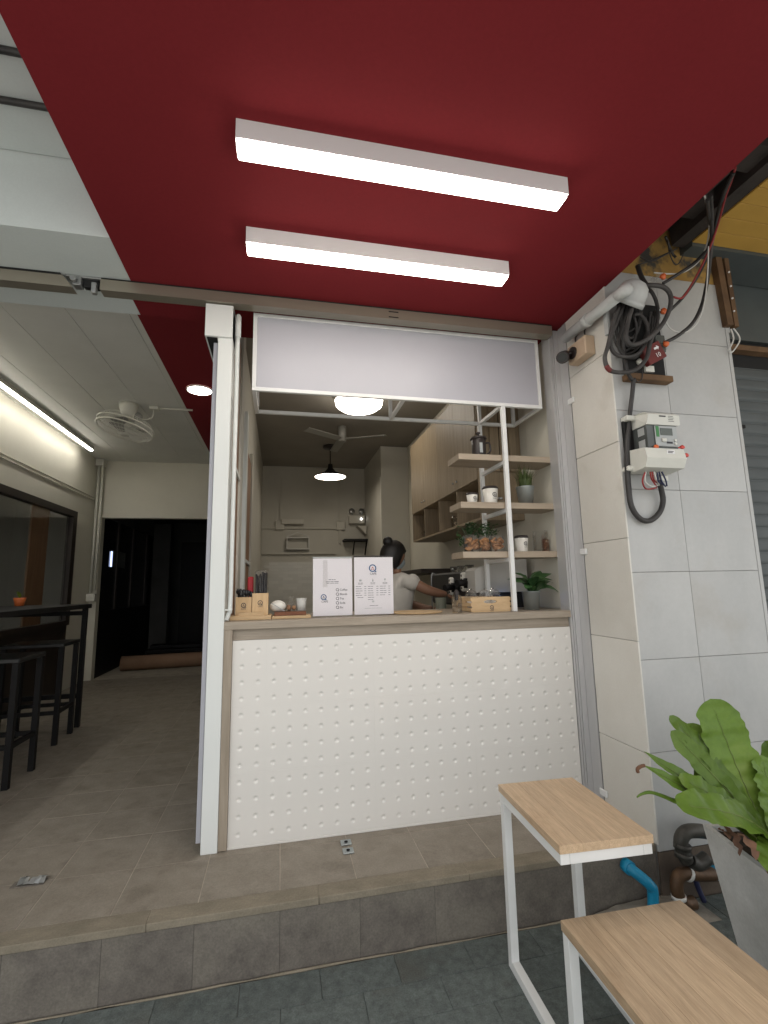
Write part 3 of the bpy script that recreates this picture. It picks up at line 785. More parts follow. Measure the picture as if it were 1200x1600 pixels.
su = thing('shelf_rack', 'open rack of three oak shelves on white posts above the counter', 'shelf', (1.4, .25, 1.08))
bx(1.366, 1.392, Y0, Y0+.026, 1.0785, ZB-.0005, bev=.001).build('post', WHITE_METAL, su)
bx(1.366, 1.392, Y1, Y1+.026, 1.0785, ZB-.0005, bev=.001).build('post', WHITE_METAL, su)
for zt in (2.052, 1.746, 1.440):
    MB().box(1.075, 1.365, .085, .285, zt-.038, zt, bev=.001).box(1.365, 1.393, .0775, .285, zt-.038, zt).box(1.393, 1.735, .085, .285, zt-.038, zt, bev=.001).build('shelf_board', SHELFW, su, origin=(1.4, .2, zt))
    bx(1.368, 1.390, .0775, Y1-.0005, zt-.062, zt-.0385).build('bracket', WHITE_METAL, su)
bx(1.737, 1.7515, .085, .42, 1.0785, 2.85).build('side_board', CREAM_WALL, su)

# ------------------------------------------------------------------ things on the shelves
def cup(name, label, x, y, z, r, h, lidh, group):
    t = thing(name, label, 'cup', (x, y, z), group)
    MB().lathe((x, y, z), [(0, 0), (r*.78, 0), (r*.80, .004), (r, h), (r*.96, h), (r*.76, .006), (0, .006)], 24).build('cup_body', CUPWHITE, t)
    MB().lathe((x, y, z+h), [(r*1.0, -.003), (r*1.05, 0), (r*1.05, .006), (r*.96, .008), (r*.93, lidh), (r*.6, lidh+.001), (0, lidh*.8)], 24).build('cup_lid', LID, t)
    rr = r*.90
    a0 = rad(-80)
    ring, inner = logo_shapes(Matrix.Identity(4), r*.30)
    tx = text_mb('CAFE', r*.22, Matrix.Translation((0, -r*.58, 0)))
    zc = z+h*.56
    for mbx, nm, mm in ((ring, 'logo_ring', INK), (inner, 'logo_houses', INK), (tx, 'lettering', INK)):
        mbx.v = [(x+(rr+.0035)*math.cos(a0+p[0]/rr), y+(rr+.0035)*math.sin(a0+p[0]/rr), zc+p[1]) for p in mbx.v]
        mbx.build(nm, mm, t)
    return t
cup('takeaway_cup', 'small white takeaway cup with dark lid on the middle shelf', 1.182, .16, 1.747, .036, .058, .012, 'lidded paper cups on the shelves')
cup('takeaway_cup', 'large white takeaway cup with dark lid on middle shelf beside post', 1.308, .16, 1.747, .050, .098, .014, 'lidded paper cups on the shelves')
cup('takeaway_cup', 'white takeaway cup with dark lid on the lowest shelf', 1.505, .16, 1.441, .043, .090, .014, 'lidded paper cups on the shelves')
fp = thing('french_press', 'black glass coffee press with domed lid on the top shelf', 'coffee press', (1.25, .17, 2.053))
MB().lathe((1.25, .17, 2.053), [(0, 0), (.044, 0), (.046, .006), (.046, .115), (.043, .12)], 20).build('jug', LID, fp)
MB().lathe((1.25, .17, 2.053), [(.030, .118), (.054, .122), (.05, .134), (.022, .144), (.008, .148), (.008, .156), (.014, .160), (.014, .168), (0, .172)], 20).build('lid', LID, fp)
MB().tube(smooth_path([(1.294, .165, 2.15), (1.32, .16, 2.15), (1.325, .16, 2.10), (1.295, .165, 2.07)], 5), .006, 8).build('handle', LID, fp)
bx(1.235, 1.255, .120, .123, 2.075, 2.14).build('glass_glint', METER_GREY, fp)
gj = thing('spice_jar', 'tiny glass jar with metal lid on the middle shelf', 'jar', (1.385, .2, 1.747))
MB().lathe((1.40, .21, 1.747), [(0, 0), (.02, 0), (.02, .035), (.014, .042)], 14).build('jar_body', GLASS, gj)
MB().lathe((1.40, .21, 1.747), [(.016, .042), (.017, .054), (0, .055)], 14).build('lid', STEEL, gj)

def bucket(t, c, r0, r1, h):
    MB().lathe(c, [(0, 0), (r0, 0), (r1, h-.006), (r1+.003, h-.003), (r1+.003, h), (r1-.003, h), (r1-.004, h*.8), (0, h*.8)], 28).build('bucket', ZINC, t)
    MB().lathe(c, [(r1-.004, h*.86), (0, h*.9)], 20).build('soil', SOIL, t)
gp = thing('potted_grass', 'zinc bucket of spiky green grass on the middle shelf', 'potted plant', (1.56, .17, 1.747))
bucket(gp, (1.56, .17, 1.747), .043, .058, .118)
mb = MB()
for k in range(240):
    a = random.uniform(0, 6.28); r = random.uniform(0, .048); L = random.uniform(.09, .17)
    b = Vector((1.56+r*math.cos(a), .17+r*math.sin(a), 1.85))
    out = Vector((math.cos(a), math.sin(a), 0))*random.uniform(.15, .85)
    s_ = Vector((-math.sin(a), math.cos(a), 0))*.0022
    p1 = b+(Vector((0, 0, 1))+out*.3).normalized()*L*.55
    p2 = p1+(Vector((0, 0, .7))+out).normalized()*L*.5
    mb.add([b-s_, b+s_, p1+s_*.7, p1-s_*.7, p2], [(0, 1, 2, 3), (3, 2, 4)])
o_ = mb.build('grass_blades', GRASSY, gp); o_['kind'] = 'stuff'

def leaf_mb(base, tip, width, sag=0.1, up=Vector((0, 0, 1)), nl=10, nw=4, wave=0.0, waves=6, fold=0.15, shape=None, seed=0, bend_dir=None, ripple=0.0):
    rnd = random.Random(seed)
    base = Vector(base); tip = Vector(tip)
    L = (tip-base).length; d = (tip-base).normalized()
    side = d.cross(up).normalized()
    nor = side.cross(d).normalized()
    bd = Vector(bend_dir) if bend_dir is not None else nor
    ph = rnd.uniform(0, 6)
    vs = []
    for i in range(nl+1):
        t = i/nl
        c = base+d*(L*t)+bd*(sag*L*math.sin(math.pi*t))
        wv = width/2*(shape(t) if shape else math.sin(math.pi*min(1, max(0.02, t)))**.7)
        for j in range(nw+1):
            q = j/nw*2-1
            z = fold*abs(q)*wv + wave*wv*abs(q)*math.sin(waves*2*math.pi*t+ph+(1.3 if q > 0 else 0)) + wave*.25*wv*math.sin(waves*4.1*math.pi*t+ph)
            z += ripple*wv*abs(q)**.5*math.sin(2*math.pi*15*(t-.13*abs(q))+ph)*(1+.4*math.sin(9*t+ph))
            ww = wv*(1+.05*math.sin(waves*2.6*math.pi*t+ph*2+(2 if q > 0 else 0)) if abs(q) > .9 and wave else wv/wv if wv else 1)
            vs.append(c+side*(q*(ww if abs(q) > .9 and wave else wv))+nor*z)
    fs = [(i*(nw+1)+j, i*(nw+1)+j+1, (i+1)*(nw+1)+j+1, (i+1)*(nw+1)+j) for i in range(nl) for j in range(nw)]
    return MB().add(vs, fs, True)

hp = thing('potted_plant', 'leafy houseplant in zinc bucket on the counter beside the jamb', 'potted plant', (1.548, .16, 1.0785))
bucket(hp, (1.548, .16, 1.0785), .047, .056, .115)
for k, (a, L, h) in enumerate(((200, .14, .07), (235, .15, .03), (270, .12, .10), (300, .16, .08), (330, .17, .0), (10, .17, .06), (50, .13, .09), (100, .12, .10), (150, .14, .09), (285, .10, .14), (340, .13, .12), (180, .10, .13), (25, .10, .14))):
    d = Vector((math.cos(rad(a)), math.sin(rad(a))*.8, 0))
    b = Vector((1.548, .16, 1.18))+d*.01
    leaf_mb(b, b+d*L*1.0+Vector((0, 0, h*1.0)), .072, .25, Vector((0, -.4, 1)), seed=k, wave=.08).build('leaf', LEAF_DARK, hp)
# bags of cookies
for k, (x, y) in enumerate(((1.165, .15), (1.258, .165), (1.35, .155))):
    pass
def cookie_bag(x, y, z, w_, h_, label):
    t = thing('cookie_bag', label, 'cookie bag', (x, y, z), 'clear bags of cookies on the lowest shelf')
    mb = MB()
    n, m_ = 14, 9
    vs = []
    for i in range(m_+1):
        q = i/m_
        zz = h_*q
        rx = w_/2*(0.80+.2*math.sin(math.pi*min(1, q*1.3))) if q < .7 else w_/2*(1-.5*(q-.7)/.3*0.6)
        ry = .036*(1-q)**.5+.003
        for k in range(n):
            a = 2*math.pi*k/n
            j = random.uniform(-.003, .003)
            vs.append((x+rx*math.cos(a)+j, y+ry*math.sin(a)+j, z+zz))
    mb.add(vs, [(i*n+k, i*n+(k+1) % n, (i+1)*n+(k+1) % n, (i+1)*n+k) for i in range(m_) for k in range(n)], True)
    mb.build('bag', FILM, t)
    for i in range(14):
        c = Vector((x+random.uniform(-.030, .030)*w_/.1, y+random.uniform(-.016, .012), z+.020+.0085*(i//2)+random.uniform(0, .006)))
        R_ = Matrix.Rotation(random.uniform(-.9, .9), 3, 'X') @ Matrix.Rotation(random.uniform(-.9, .9), 3, 'Y')
        MB().lathe(c, [(0, -.006), (.019, -.005), (.023, 0), (.019, .005), (0, .007)], 12, M=R_).build('cookie', COOKIE, t)
cookie_bag(1.160, .150, 1.441, .10, .105, 'clear bag of cookies at the open end of the lowest shelf')
cookie_bag(1.252, .165, 1.441, .085, .10, 'clear bag of cookies between two other bags on lowest shelf')
cookie_bag(1.335, .150, 1.441, .10, .105, 'clear bag of cookies next to the white shelf post')
jr = thing('glass_jar', 'clear lidless glass jar on the lowest shelf beside the wall', 'jar', (1.645, .17, 1.441))
MB().lathe((1.645, .17, 1.441), [(0, 0), (.045, 0), (.047, .01), (.047, .13), (.049, .135), (.045, .135), (.043, .012), (0, .01)], 24).build('jar_body', GLASS, jr)
tb = tag(MB().box(1.685, 1.725, .2, .23, 1.441, 1.53, bev=.006).build('red_brown_packet', REDWOOD), 'red brown packet behind the glass jar on lowest shelf', 'packet')
# trailing plants in glasses on the cabinet shelf behind
for k, (x, y, lab) in enumerate(((1.185, .262, 'trailing green plant in glass behind the cookies at shelf end'), (1.315, .262, 'bushy green plant in glass behind the cookies by shelf post'))):
    t = thing('glass_potted_plant', lab, 'potted plant', (x, y, 1.441))
    MB().lathe((x, y, 1.441), [(0, 0), (.030, 0), (.036, .115), (.033, .115), (.028, .008), (0, .008)], 18).build('glass_pot', GLASS, t)
    MB().lathe((x, y, 1.441), [(0, .012), (.027, .012), (.032, .085), (0, .088)], 14).build('soil', CABLE_GREY, t)
    mb = MB()
    for i in range(110):
        a = random.uniform(0, 6.28); r = random.uniform(.005, .085)
        drop = random.uniform(0, .12) if (math.cos(a) < -.5 and k == 0) else 0
        c = Vector((x+r*math.cos(a)*1.05, y+r*math.sin(a)*.6, 1.441+.165+random.uniform(-.035, .045)-r*.3-drop))
        d = Vector((random.uniform(-1, 1), random.uniform(-1, 1), random.uniform(-.4, .6))).normalized()*.017
        s_ = d.cross(Vector((random.uniform(-.3, .3), .3, 1))).normalized()*.009
        mb.add([c-d, c+s_, c+d, c-s_], [(0, 1, 2, 3)])
    for i in range(6):
        mb.tube([(x, y, 1.53), (x+random.uniform(-.06, .06), y+random.uniform(-.03, .03), 1.441+.17)], .002, 4)
    o_ = mb.build('leaves', LEAF_DARK, t); o_['kind'] = 'stuff'

# ------------------------------------------------------------------ things on the counter
CT = 1.0785
def menu_stand(x0, x1, y, h, label):
    t = thing('menu_stand', label, 'menu stand', ((x0+x1)/2, y, CT), 'acrylic menu stands on the counter')
    xm = (x0+x1)/2
    z0 = CT+.006
    bx(x0, x1, y, y+.002, CT, z0+h, bev=.0005).build('front_sheet', ACRYLIC, t)
    bx(x0, x1, y+.0045, y+.0065, CT, z0+h).build('back_sheet', ACRYLIC, t)
    bx(x0, x1, y-.03, y+.05, CT, CT+.003).build('foot', ACRYLIC, t)
    bx(x0, x1, y+.0022, y+.0043, z0+h-.001, z0+h+.006).build('top_edge', LID if x0 > .3 else METER_GREY, t)
    p = bx(x0+.002, x1-.002, y+.0024, y+.0040, z0, z0+h-.003).build('paper', PAPER, t)
    return t, p
def printed(mbx, nm, mm, parent): return mbx.build(nm, mm, parent)
mA, pA = menu_stand(.178, .406, .115, .325, 'clear stand with a list of drinks under the round logo')
mB_, pB = menu_stand(.414, .648, .118, .330, 'clear stand with the blue logo and three columns of menu')
yA = .1148+.0022
def bars(parent, y, x, z, widths, gap=.003, hh=.0028, m=INK):
    mb = MB(); cx = x
    for w_ in widths:
        mb.add([(cx, y, z), (cx+w_, y, z), (cx+w_, y, z+hh), (cx, y, z+hh)], [(0, 1, 2, 3)]); cx += w_+gap
    return mb
# left sheet
ring, inner = logo_shapes(frame_y((.240, yA-.0004, CT+.110)), .0165)
ring.build('logo_ring', INKBLUE, pA); inner.build('logo_houses', INK, pA)
text_mb('CAFE', .016, frame_y((.246, yA-.0004, CT+.080))).build('lettering', INK, pA)
for k, s_ in enumerate(('Coffee', 'Blends', 'Tea', 'Soda', 'Etc')):
    z = CT+.150-.0245*k
    ring, inner = logo_shapes(frame_y((.318, yA-.0004, z)), .0085)
    ring.build('bullet', INK, pA)
    text_mb(s_, .0165, frame_y((.331, yA-.0004, z-.006)), 'LEFT').build('lettering', INK, pA)
mb = bars(pA, yA-.0004, .268, CT+.206, (.016, .010, .008)); mb.build('print_line', INK, pA)
bars(pA, yA-.0004, .252, CT+.194, (.024, .018, .026)).build('print_line', INK, pA)
bars(pA, yA-.0004, .256, CT+.186, (.016, .024, .022), hh=.002).build('print_line', INK, pA)
tp = bx(.236, .262, yA-.0012, yA-.0007, CT+.165, CT+.318).build('adhesive_tape', FILM, pA)
# right sheet
yB = .118+.0022
ring, inner = logo_shapes(frame_y((.525, yB-.0004, CT+.270)), .022)
ring.build('logo_ring', INKBLUE, pB); inner.build('logo_houses', INKRED, pB)
text_mb('CAFE', .017, frame_y((.528, yB-.0004, CT+.232))).build('lettering', INK, pB)
for cx, kind in ((.452, 0), (.525, 1), (.597, 2)):
    ic_ = MB()
    F = frame_y((cx, yB-.0004, CT+.200))
    if kind == 0: sh_ = [[(-9, -6), (7, -6), (8, 6), (-10, 6)], [(8, -2), (12, 0), (12, 4), (8, 4)], [(-12, -9), (11, -9), (11, -8), (-12, -8)], [(-2, 8), (1, 8), (0, 13), (-1, 13)]]
    elif kind == 1: sh_ = [[(-5, -10), (5, -10), (5, 5), (-5, 5)], [(-4, 6), (2, 10), (-4, 12)]]
    else: sh_ = [[(-5, 0), (5, 0), (7, 11), (-7, 11)], [(-1, -8), (1, -8), (1, 0), (-1, 0)], [(-5, -10), (5, -10), (5, -8), (-5, -8)]]
    for s_ in sh_:
        ic_.add([F @ Vector((a*.0008, b*.0008, 0)) for a, b in s_], [tuple(range(len(s_)))])
    ic_.build('icon', METER_GREY, pB)
    bars(pB, yB-.0004, cx-.014, CT+.184, (.012, .013), hh=.0022).build('print_line', INK, pB)
    bars(pB, yB-.0004, cx-.014, CT+.178, (.027,), hh=.0018).build('print_line', INK, pB)
for cx, rows in ((.424, 6), (.495, 7), (.566, 5)):
    for k in range(rows):
        wd = random.uniform(.026, .042)
        bars(pB, yB-.0004, cx+(.010 if k > 4 and cx < .45 else 0), CT+.164-.0125*k, (wd*.55, wd*.4), .002, .0022).build('print_line', INK, pB)
        if k < 5: bars(pB, yB-.0004, cx+.050, CT+.164-.0125*k, (.012,), hh=.0022).build('print_line', INK, pB)
bars(pB, yB-.0004, .519, CT+.074, (.004, .005), hh=.010).build('print_line', METER_GREY, pB)
bars(pB, yB-.0004, .505, CT+.055, (.03, .016), hh=.002).build('print_line', INK, pB)
bars(pB, yB-.0004, .475, CT+.040, (.04, .02, .036), hh=.0018).build('print_line', METER_GREY, pB)

# wooden cutlery caddy: two boxes on a tray
td = thing('cutlery_caddy', 'pine caddy of two logo boxes for straws on the counter end', 'caddy', (-.15, .13, CT))
bx(-.262, -.046, .075, .24, CT, CT+.022, bev=.002).build('tray', PINE, td)
def woodbox(x0, x1, h, nm):
    z0 = CT+.0225
    w_ = .008
    m_ = MB().box(x0, x1, .105, .105+w_, z0, z0+h).box(x0, x1, .205-w_, .205, z0, z0+h).box(x0, x0+w_, .105+w_, .205-w_, z0, z0+h).box(x1-w_, x1, .105+w_, .205-w_, z0, z0+h).box(x0+w_, x1-w_, .105+w_, .205-w_, z0, z0+w_)
    o = m_.build(nm, PINEV, td)
    ring, inner = logo_shapes(frame_y(((x0+x1)/2, .1045, z0+h*.56)), .0135)
    ring.build('logo_ring', INK, o); inner.build('logo_houses', INK, o)
    text_mb('CAFE', .011, frame_y(((x0+x1)/2, .1045, z0+h*.56-.023))).build('lettering', INK, o)
woodbox(-.236, -.152, .098, 'low_box'); woodbox(-.149, -.064, .118, 'tall_box')
bx(-.218, -.085, .085, .104, CT+.0225, CT+.040).build('front_rail', PINE, td)
bs = thing('straw_bundle', 'bundle of black straws in clear sleeves standing in the taller caddy box', 'straws', (-.106, .155, CT+.03))
for k in range(16):
    x = -.106+random.uniform(-.026, .026); y = .155+random.uniform(-.03, .03)
    MB().cyl((x, y, CT+.032), (x+random.uniform(-.008, .008), y+random.uniform(-.006, .006), CT+.245+random.uniform(-.012, .012)), .0052, 7).build('straw', STRAW, bs)
MB().lathe((-.106, .155, CT+.245), [(.030, -.1), (.032, 0), (.034, .012), (.026, .022), (.012, .018)], 10).build('sleeve_top', FILM, bs)
sp = thing('stirrer_bundle', 'short black spoons fanned out in the lower caddy box', 'spoons', (-.195, .15, CT+.03))
for k in range(12):
    x = -.195+random.uniform(-.022, .022); y = .152+random.uniform(-.03, .03)
    e = Vector((x+(x+.195)*.9, y, CT+.140+random.uniform(-.006, .012)))
    q = MB().cyl((x, y, CT+.032), e, .004, 6); q.ball(e, .011, .006, .016, 8, 6); q.build('spoon', STRAW, sp)
rd = tag(MB().box(-.180, -.148, .168, .192, CT+.034, CT+.232, bev=.005).build('red_packet', NAPKINRED), 'tall red packet standing between the two caddy boxes', 'packet')
# second tray with cake, bag and cup
t2 = thing('display_tray', 'flat pine tray with a red brown board on the counter', 'tray', (.07, .15, CT))
bx(-.043, .168, .085, .24, CT, CT+.015, bev=.002).build('tray', PINE, t2)
bx(-.030, .142, .10, .22, CT+.0155, CT+.036, bev=.002).build('board', REDWOOD, t2)
ck = thing('wrapped_cake', 'round pale cake wrapped in plastic on the display tray', 'cake', (-.01, .16, CT+.037))
MB().ball((-.012, .16, CT+.066), .046, .035, .032, 14, 8, .03).build('cake', CUPWHITE, ck)
bx(-.055, .028, .122, .126, CT+.060, CT+.064, M=Matrix.Translation((-.012, 0, CT+.06)) @ Matrix.Rotation(rad(32), 4, 'Y') @ Matrix.Translation((.012, 0, -CT-.06))).build('ribbon', METER_GREY, ck)
bgk = thing('snack_bag', 'knotted clear snack bag on the display tray', 'snack bag', (.06, .16, CT+.037))
MB().lathe((.062, .16, CT+.037), [(0, 0), (.032, 0), (.036, .02), (.022, .05), (.008, .062), (.018, .078), (.010, .085)], 12).build('bag', FILM, bgk)
for k in range(5):
    MB().ball((.062+random.uniform(-.018, .018), .16+random.uniform(-.012, .012), CT+.05+random.uniform(0, .018)), .012, n=8, m=6, jit=.08).build('snack', COOKIE, bgk)
wc_ = thing('sugar_tumbler', 'small frosted tumbler at the tray end beside the menu', 'tumbler', (.122, .165, CT+.037))
MB().lathe((.118, .165, CT+.037), [(0, 0), (.026, 0), (.029, .07), (.027, .07), (.024, .006), (0, .006)], 18).build('tumbler_body', mat('frosted_glass', (.62, .62, .58), .35, alpha=.75), wc_)
# round gold tray
rt = tag(MB().lathe((.80, .20, CT), [(0, 0), (.15, 0), (.163, .008), (.160, .010), (.148, .004), (0, .004)], 36).build('round_tray', PINE), 'flat round wooden tray on the counter before the person', 'tray')
# glass bottle and crate
gb = thing('glass_bottle', 'clear bottle with black stopper and logo before the pine crate', 'bottle', (1.015, .07, CT))
MB().lathe((1.015, .065, CT), [(0, 0), (.028, 0), (.030, .006), (.030, .085), (.026, .10), (.028, .105), (.025, .105), (.024, .10), (.026, .085), (.026, .008), (0, .008)], 22).build('bottle_body', GLASS, gb)
MB().lathe((1.015, .065, CT), [(.010, .075), (.012, .10), (.018, .118), (.006, .135), (0, .136)], 12).build('stopper', LID, gb)
ring, inner = logo_shapes(frame_y((1.02, .0343, CT+.05)), .010)
ring.build('logo_ring', INK, gb)
cr = thing('pine_crate', 'small pine crate with slatted sides and logo on the counter', 'crate', (1.25, .22, CT))
cx0, cx1, cy0, cy1, ch = 1.118, 1.362, .085, .33, .088
fr = MB()
n = 20
oval = [Vector((1.235+.042*math.cos(2*math.pi*i/n), cy0, CT+.060+.0105*math.sin(2*math.pi*i/n))) for i in range(n)]
outer = []
for i in range(n):
    a = 2*math.pi*i/n
    c_, s_ = math.cos(a), math.sin(a)
    k_ = min((cx1-cx0)/2/abs(c_) if abs(c_) > 1e-6 else 9, .5*ch/abs(s_) if abs(s_) > 1e-6 else 9)
    px = 1.24+c_*k_; pz = CT+ch/2+s_*k_
    outer.append(Vector((px, cy0, pz)))
for c in ((cx1, CT+ch), (cx0, CT+ch), (cx0, CT), (cx1, CT)):
    i = min(range(n), key=lambda q: (outer[q].x-c[0])**2+(outer[q].z-c[1])**2)
    outer[i] = Vector((c[0], cy0, c[1]))
d_ = Vector((0, .010, 0))
V_ = oval+outer+[p+d_ for p in oval]+[p+d_ for p in outer]
F_ = []
for i in range(n):
    j = (i+1) % n
    F_ += [(i, j, n+j, n+i), (2*n+i, 3*n+i, 3*n+j, 2*n+j), (i, 2*n+i, 2*n+j, j), (n+i, n+j, 3*n+j, 3*n+i)]
fr.add(V_, F_)
fo = fr.build('front_board', PINE, cr)
ring, inner = logo_shapes(frame_y((1.243, cy0-.0004, CT+.026)), .0125)
ring.build('logo_ring', INK, fo); inner.build('logo_houses', INK, fo)
text_mb('CAFE', .010, frame_y((1.243, cy0-.0004, CT+.004))).build('lettering', INK, fo)
bx(cx0, cx1, cy1-.010, cy1, CT, CT+ch).build('back_board', PINE, cr)
bx(cx0+.01, cx1-.01, cy0+.0105, cy1-.0105, CT+.001, CT+.008).build('base_board', PINE, cr)
for xs in (cx0-.008, cx1):
    for k in range(3):
        bx(xs, xs+.008, cy0+.001, cy1-.001, CT+.004+k*.030, CT+.024+k*.030).build('slat', PINE, cr)
for k, (x, y, lab) in enumerate(((1.165, .2, 'crumpled clear bag of cups at the open end of crate'), (1.235, .16, 'crumpled clear bag in the middle of pine crate'), (1.315, .2, 'crumpled clear bag in crate beside the white post'))):
    t = thing('plastic_bag', lab, 'plastic bag', (x, y, CT+.01), 'clear bags in the pine crate')
    mb = MB().ball((x, y, CT+.075), .042, .045, .060, 10, 8, .16)
    mb.build('bag', FILM, t)
    for q in range(2):
        MB().lathe((x-.014+.028*q, y, CT+.012), [(0, 0), (.015, 0), (.020, .06), (.018, .06), (0, .004)], 10).build('inner_cup', CUPWHITE, t)

# ------------------------------------------------------------------ kitchen fittings
cb = thing('wall_cabinet', 'long ash wood wall cabinet with open shelf beneath', 'cabinet', (1.58, 1.4, 1.7))
ys = [.56, 1.0, 1.45, 1.9, 2.35]
for a, b in zip(ys[:-1], ys[1:]):
    d = bx(1.40, 1.418, a+.0015, b-.0015, 2.004, 2.765).build('door', CABW, cb, origin=(1.41, (a+b)/2, 2.4))
for y in (1.0, 1.9):
    for s in (-.04, .04):
        MB().ball((1.39, y+s, 2.07), .008, n=8, m=6).build('knob', STEEL, cb)
bx(1.419, 1.751, .56, 2.35, 2.0, 2.765).build('cabinet_body', CABW, cb)
bx(1.405, 1.751, .545, .5595, 1.70, 2.765).build('end_panel', CABW, cb)
bx(1.405, 1.751, .56, 2.35, 1.70, 1.718).build('bottom_shelf', CABW, cb)
bx(1.74, 1.751, .56, 2.35, 1.719, 1.999).build('back_panel', CABW, cb)
for y in (1.0, 1.45, 1.9, 2.336):
    bx(1.405, 1.739, y, y+.014, 1.719, 1.999).build('divider', CABW, cb)
for k in range(6):
    y = 2.0+.055*k
    tag(MB().lathe((1.50, y, 1.7185), [(0, 0), (.02, 0), (.024, .09), (.021, .09), (0, .006)], 10).build('shelf_glass', GLASS), 'clear drinking glass in the far bay of cabinet shelf', 'glass', 'glasses in the far bay')
for k in range(2):
    y = 1.2+.12*k
    tag(MB().lathe((1.46+.04*k, y, 1.7185), [(0, 0), (.03, .0), (.036, .10), (.033, .10), (0, .006)], 12).build('shelf_glass', GLASS), ('wide clear glass in middle cabinet bay nearer the street', 'wide clear glass in middle cabinet bay nearer the kitchen pillar')[k], 'glass', 'glasses in the middle bay')
wd_ = thing('wood_strip', 'upright wood strips at the cabinet end beside cream wall', 'trim', (1.6, .5, 2.4))
for k, x in enumerate((1.50, 1.575, 1.65)):
    bx(x, x+.068, .525-.006*(k % 2), .5445, 2.06, 2.90).build('strip', CABW, wd_, origin=(x, .53, 2.4))
# work counter and espresso machine along the side wall
kc = tag(bx(1.12, 1.75, .44, 2.6, 0, .90).build('work_counter', MACHINE), 'dark work counter under the wall cabinet', 'counter')
em = thing('espresso_machine', 'dark espresso machine with white button panels', 'espresso machine', (1.5, 1.1, .9))
bx(1.34, 1.74, .70, 1.55, 1.08, 1.34, bev=.015).build('machine_body', MACHINE, em)
bx(1.22, 1.74, .70, 1.56, .905, .99, bev=.01).build('drip_tray', MACHINE, em)
for (u, v) in ((705, 915), (724, 908)):
    c = on_x(u, v, 1.315)
    p = bx(1.30, 1.335, c.y-.030, c.y+.030, c.z-.075, c.z+.065, bev=.012).build('button_panel', CUPWHITE, em)
    for k in range(4):
        MB().ball((1.2995, c.y-.002, c.z+.04-.03*k), .004, .011, .010, 8, 5).build('button', BLACK, p)
    MB().cyl((1.32, c.y-.075, c.z-.01), (1.22, c.y-.12, c.z-.015), .024, 10).build('portafilter_handle', BLACK, em)
    MB().cyl((1.33, c.y-.07, c.z-.05), (1.33, c.y-.07, c.z+.02), .04, 14).build('group_head', BLACK, em)
MB().ball((1.40, 1.15, 1.365), .012, n=8, m=6).build('knob', STEEL, em)
MB().tube(smooth_path([(1.30, 1.32, 1.33), (1.27, 1.32, 1.33), (1.265, 1.32, 1.2), (1.265, 1.32, 1.05)], 4), .006, 6).build('steam_wand', STEEL, em)
for k, lab in enumerate(('upturned glass cup at the street end of the espresso machine top', 'upturned glass cup midway along the espresso machine top', 'upturned glass cup at the kitchen end of the espresso machine top')):
    tag(MB().lathe((1.43, .86+.17*k, 1.341), [(0, 0), (.03, 0), (.036, .05), (.033, .05), (0, .006)], 12).build('glass_cup', GLASS), lab, 'cup', 'cups on the espresso machine')
gm = thing('white_grinder', 'boxy pale grinder on the work counter behind the crate', 'grinder', (1.5, .55, .9))
gx = on_y(742, 900, .47).x
MB().prism([(gx, .47, 1.185), (gx, .47, 1.335), (gx+.02, .47, 1.355), (1.70, .47, 1.42), (1.70, .47, 1.185)], (0, .17, 0)).build('housing', MACHINELIGHT, gm)
bx(gx+.06, 1.70, .49, .63, .905, 1.1845, bev=.01).build('stand', MACHINE, gm)
bx(gx+.02, gx+.14, .455, .4695, 1.12, 1.18, bev=.006).build('spout', BLACK, gm)
MB().ball((1.50, .44, 1.145), .008, n=8, m=6).build('indicator_lamp', BLUELED, gm)
ws = tag(bx(1.35, 1.75, 1.9, 3.6, 1.36, 1.40).build('low_wall_shelf', DARKFRAME), 'dark narrow shelf low on the far kitchen wall', 'shelf')
# back wall fittings
MKW = mat('aged_white_plastic', (.50, .48, .42), .5)
def bk(u, v): return on_y(u, v, 5.1)
a = bk(417, 818); b = bk(452, 812)
ac = tag(MB().box(.0, .36, 5.02, 5.095, 2.235, 2.32, bev=.01).build('wall_unit', MKW), 'pale slatted unit on the kitchen back wall above the conduit', 'wall unit')
cdt = thing('kitchen_conduit', 'pale cable trunking with boxes across the kitchen back wall', 'conduit', (.5, 5.08, 2.2))
MB().box(-.34, .92, 5.072, 5.098, 2.165, 2.20).box(.92, .955, 5.072, 5.098, 1.93, 2.20).box(-.02, .01, 5.075, 5.098, 2.2, 3.0).box(.925, .95, 5.075, 5.098, 2.3, 3.0).build('trunking', KITCH_WALL, cdt)
bx(-.09, .05, 5.05, 5.0985, 2.15, 2.29, bev=.006).build('junction_box', MKW, cdt)
bx(.88, 1.02, 5.05, 5.0985, 2.15, 2.29, bev=.006).build('junction_box', MKW, cdt)
hs_ = thing('house_shelf', 'small house shaped pale wooden frame hung on kitchen back wall', 'wall frame', (.28, 5.05, 1.9))
w0, w1, zz0, zz1 = .085, .445, 1.83, 2.03
m_ = MB().box(w0, w1, 5.0, 5.09, zz0, zz0+.02).box(w0, w1, 5.0, 5.09, zz1-.02, zz1).box(w0, w0+.02, 5.0, 5.09, zz0+.02, zz1-.02).box(w1-.02, w1, 5.0, 5.09, zz0+.02, zz1-.02)
m_.tube([(w0, 5.02, zz1), ((w0+w1)/2, 5.02, zz1+.075), (w1, 5.02, zz1)], .010, 4)
m_.build('frame', MACHINELIGHT, hs_)
bx(w0+.02, w1-.02, 5.085, 5.097, zz0+.02, zz1-.02).build('back_panel', KITCH_WALL, hs_)
el = thing('emergency_light', 'twin headed emergency light box high on the kitchen back wall', 'emergency light', (1.2, 5.05, 2.3))
bx(1.08, 1.34, 5.0, 5.098, 2.25, 2.39, bev=.008).build('case', MKW, el)
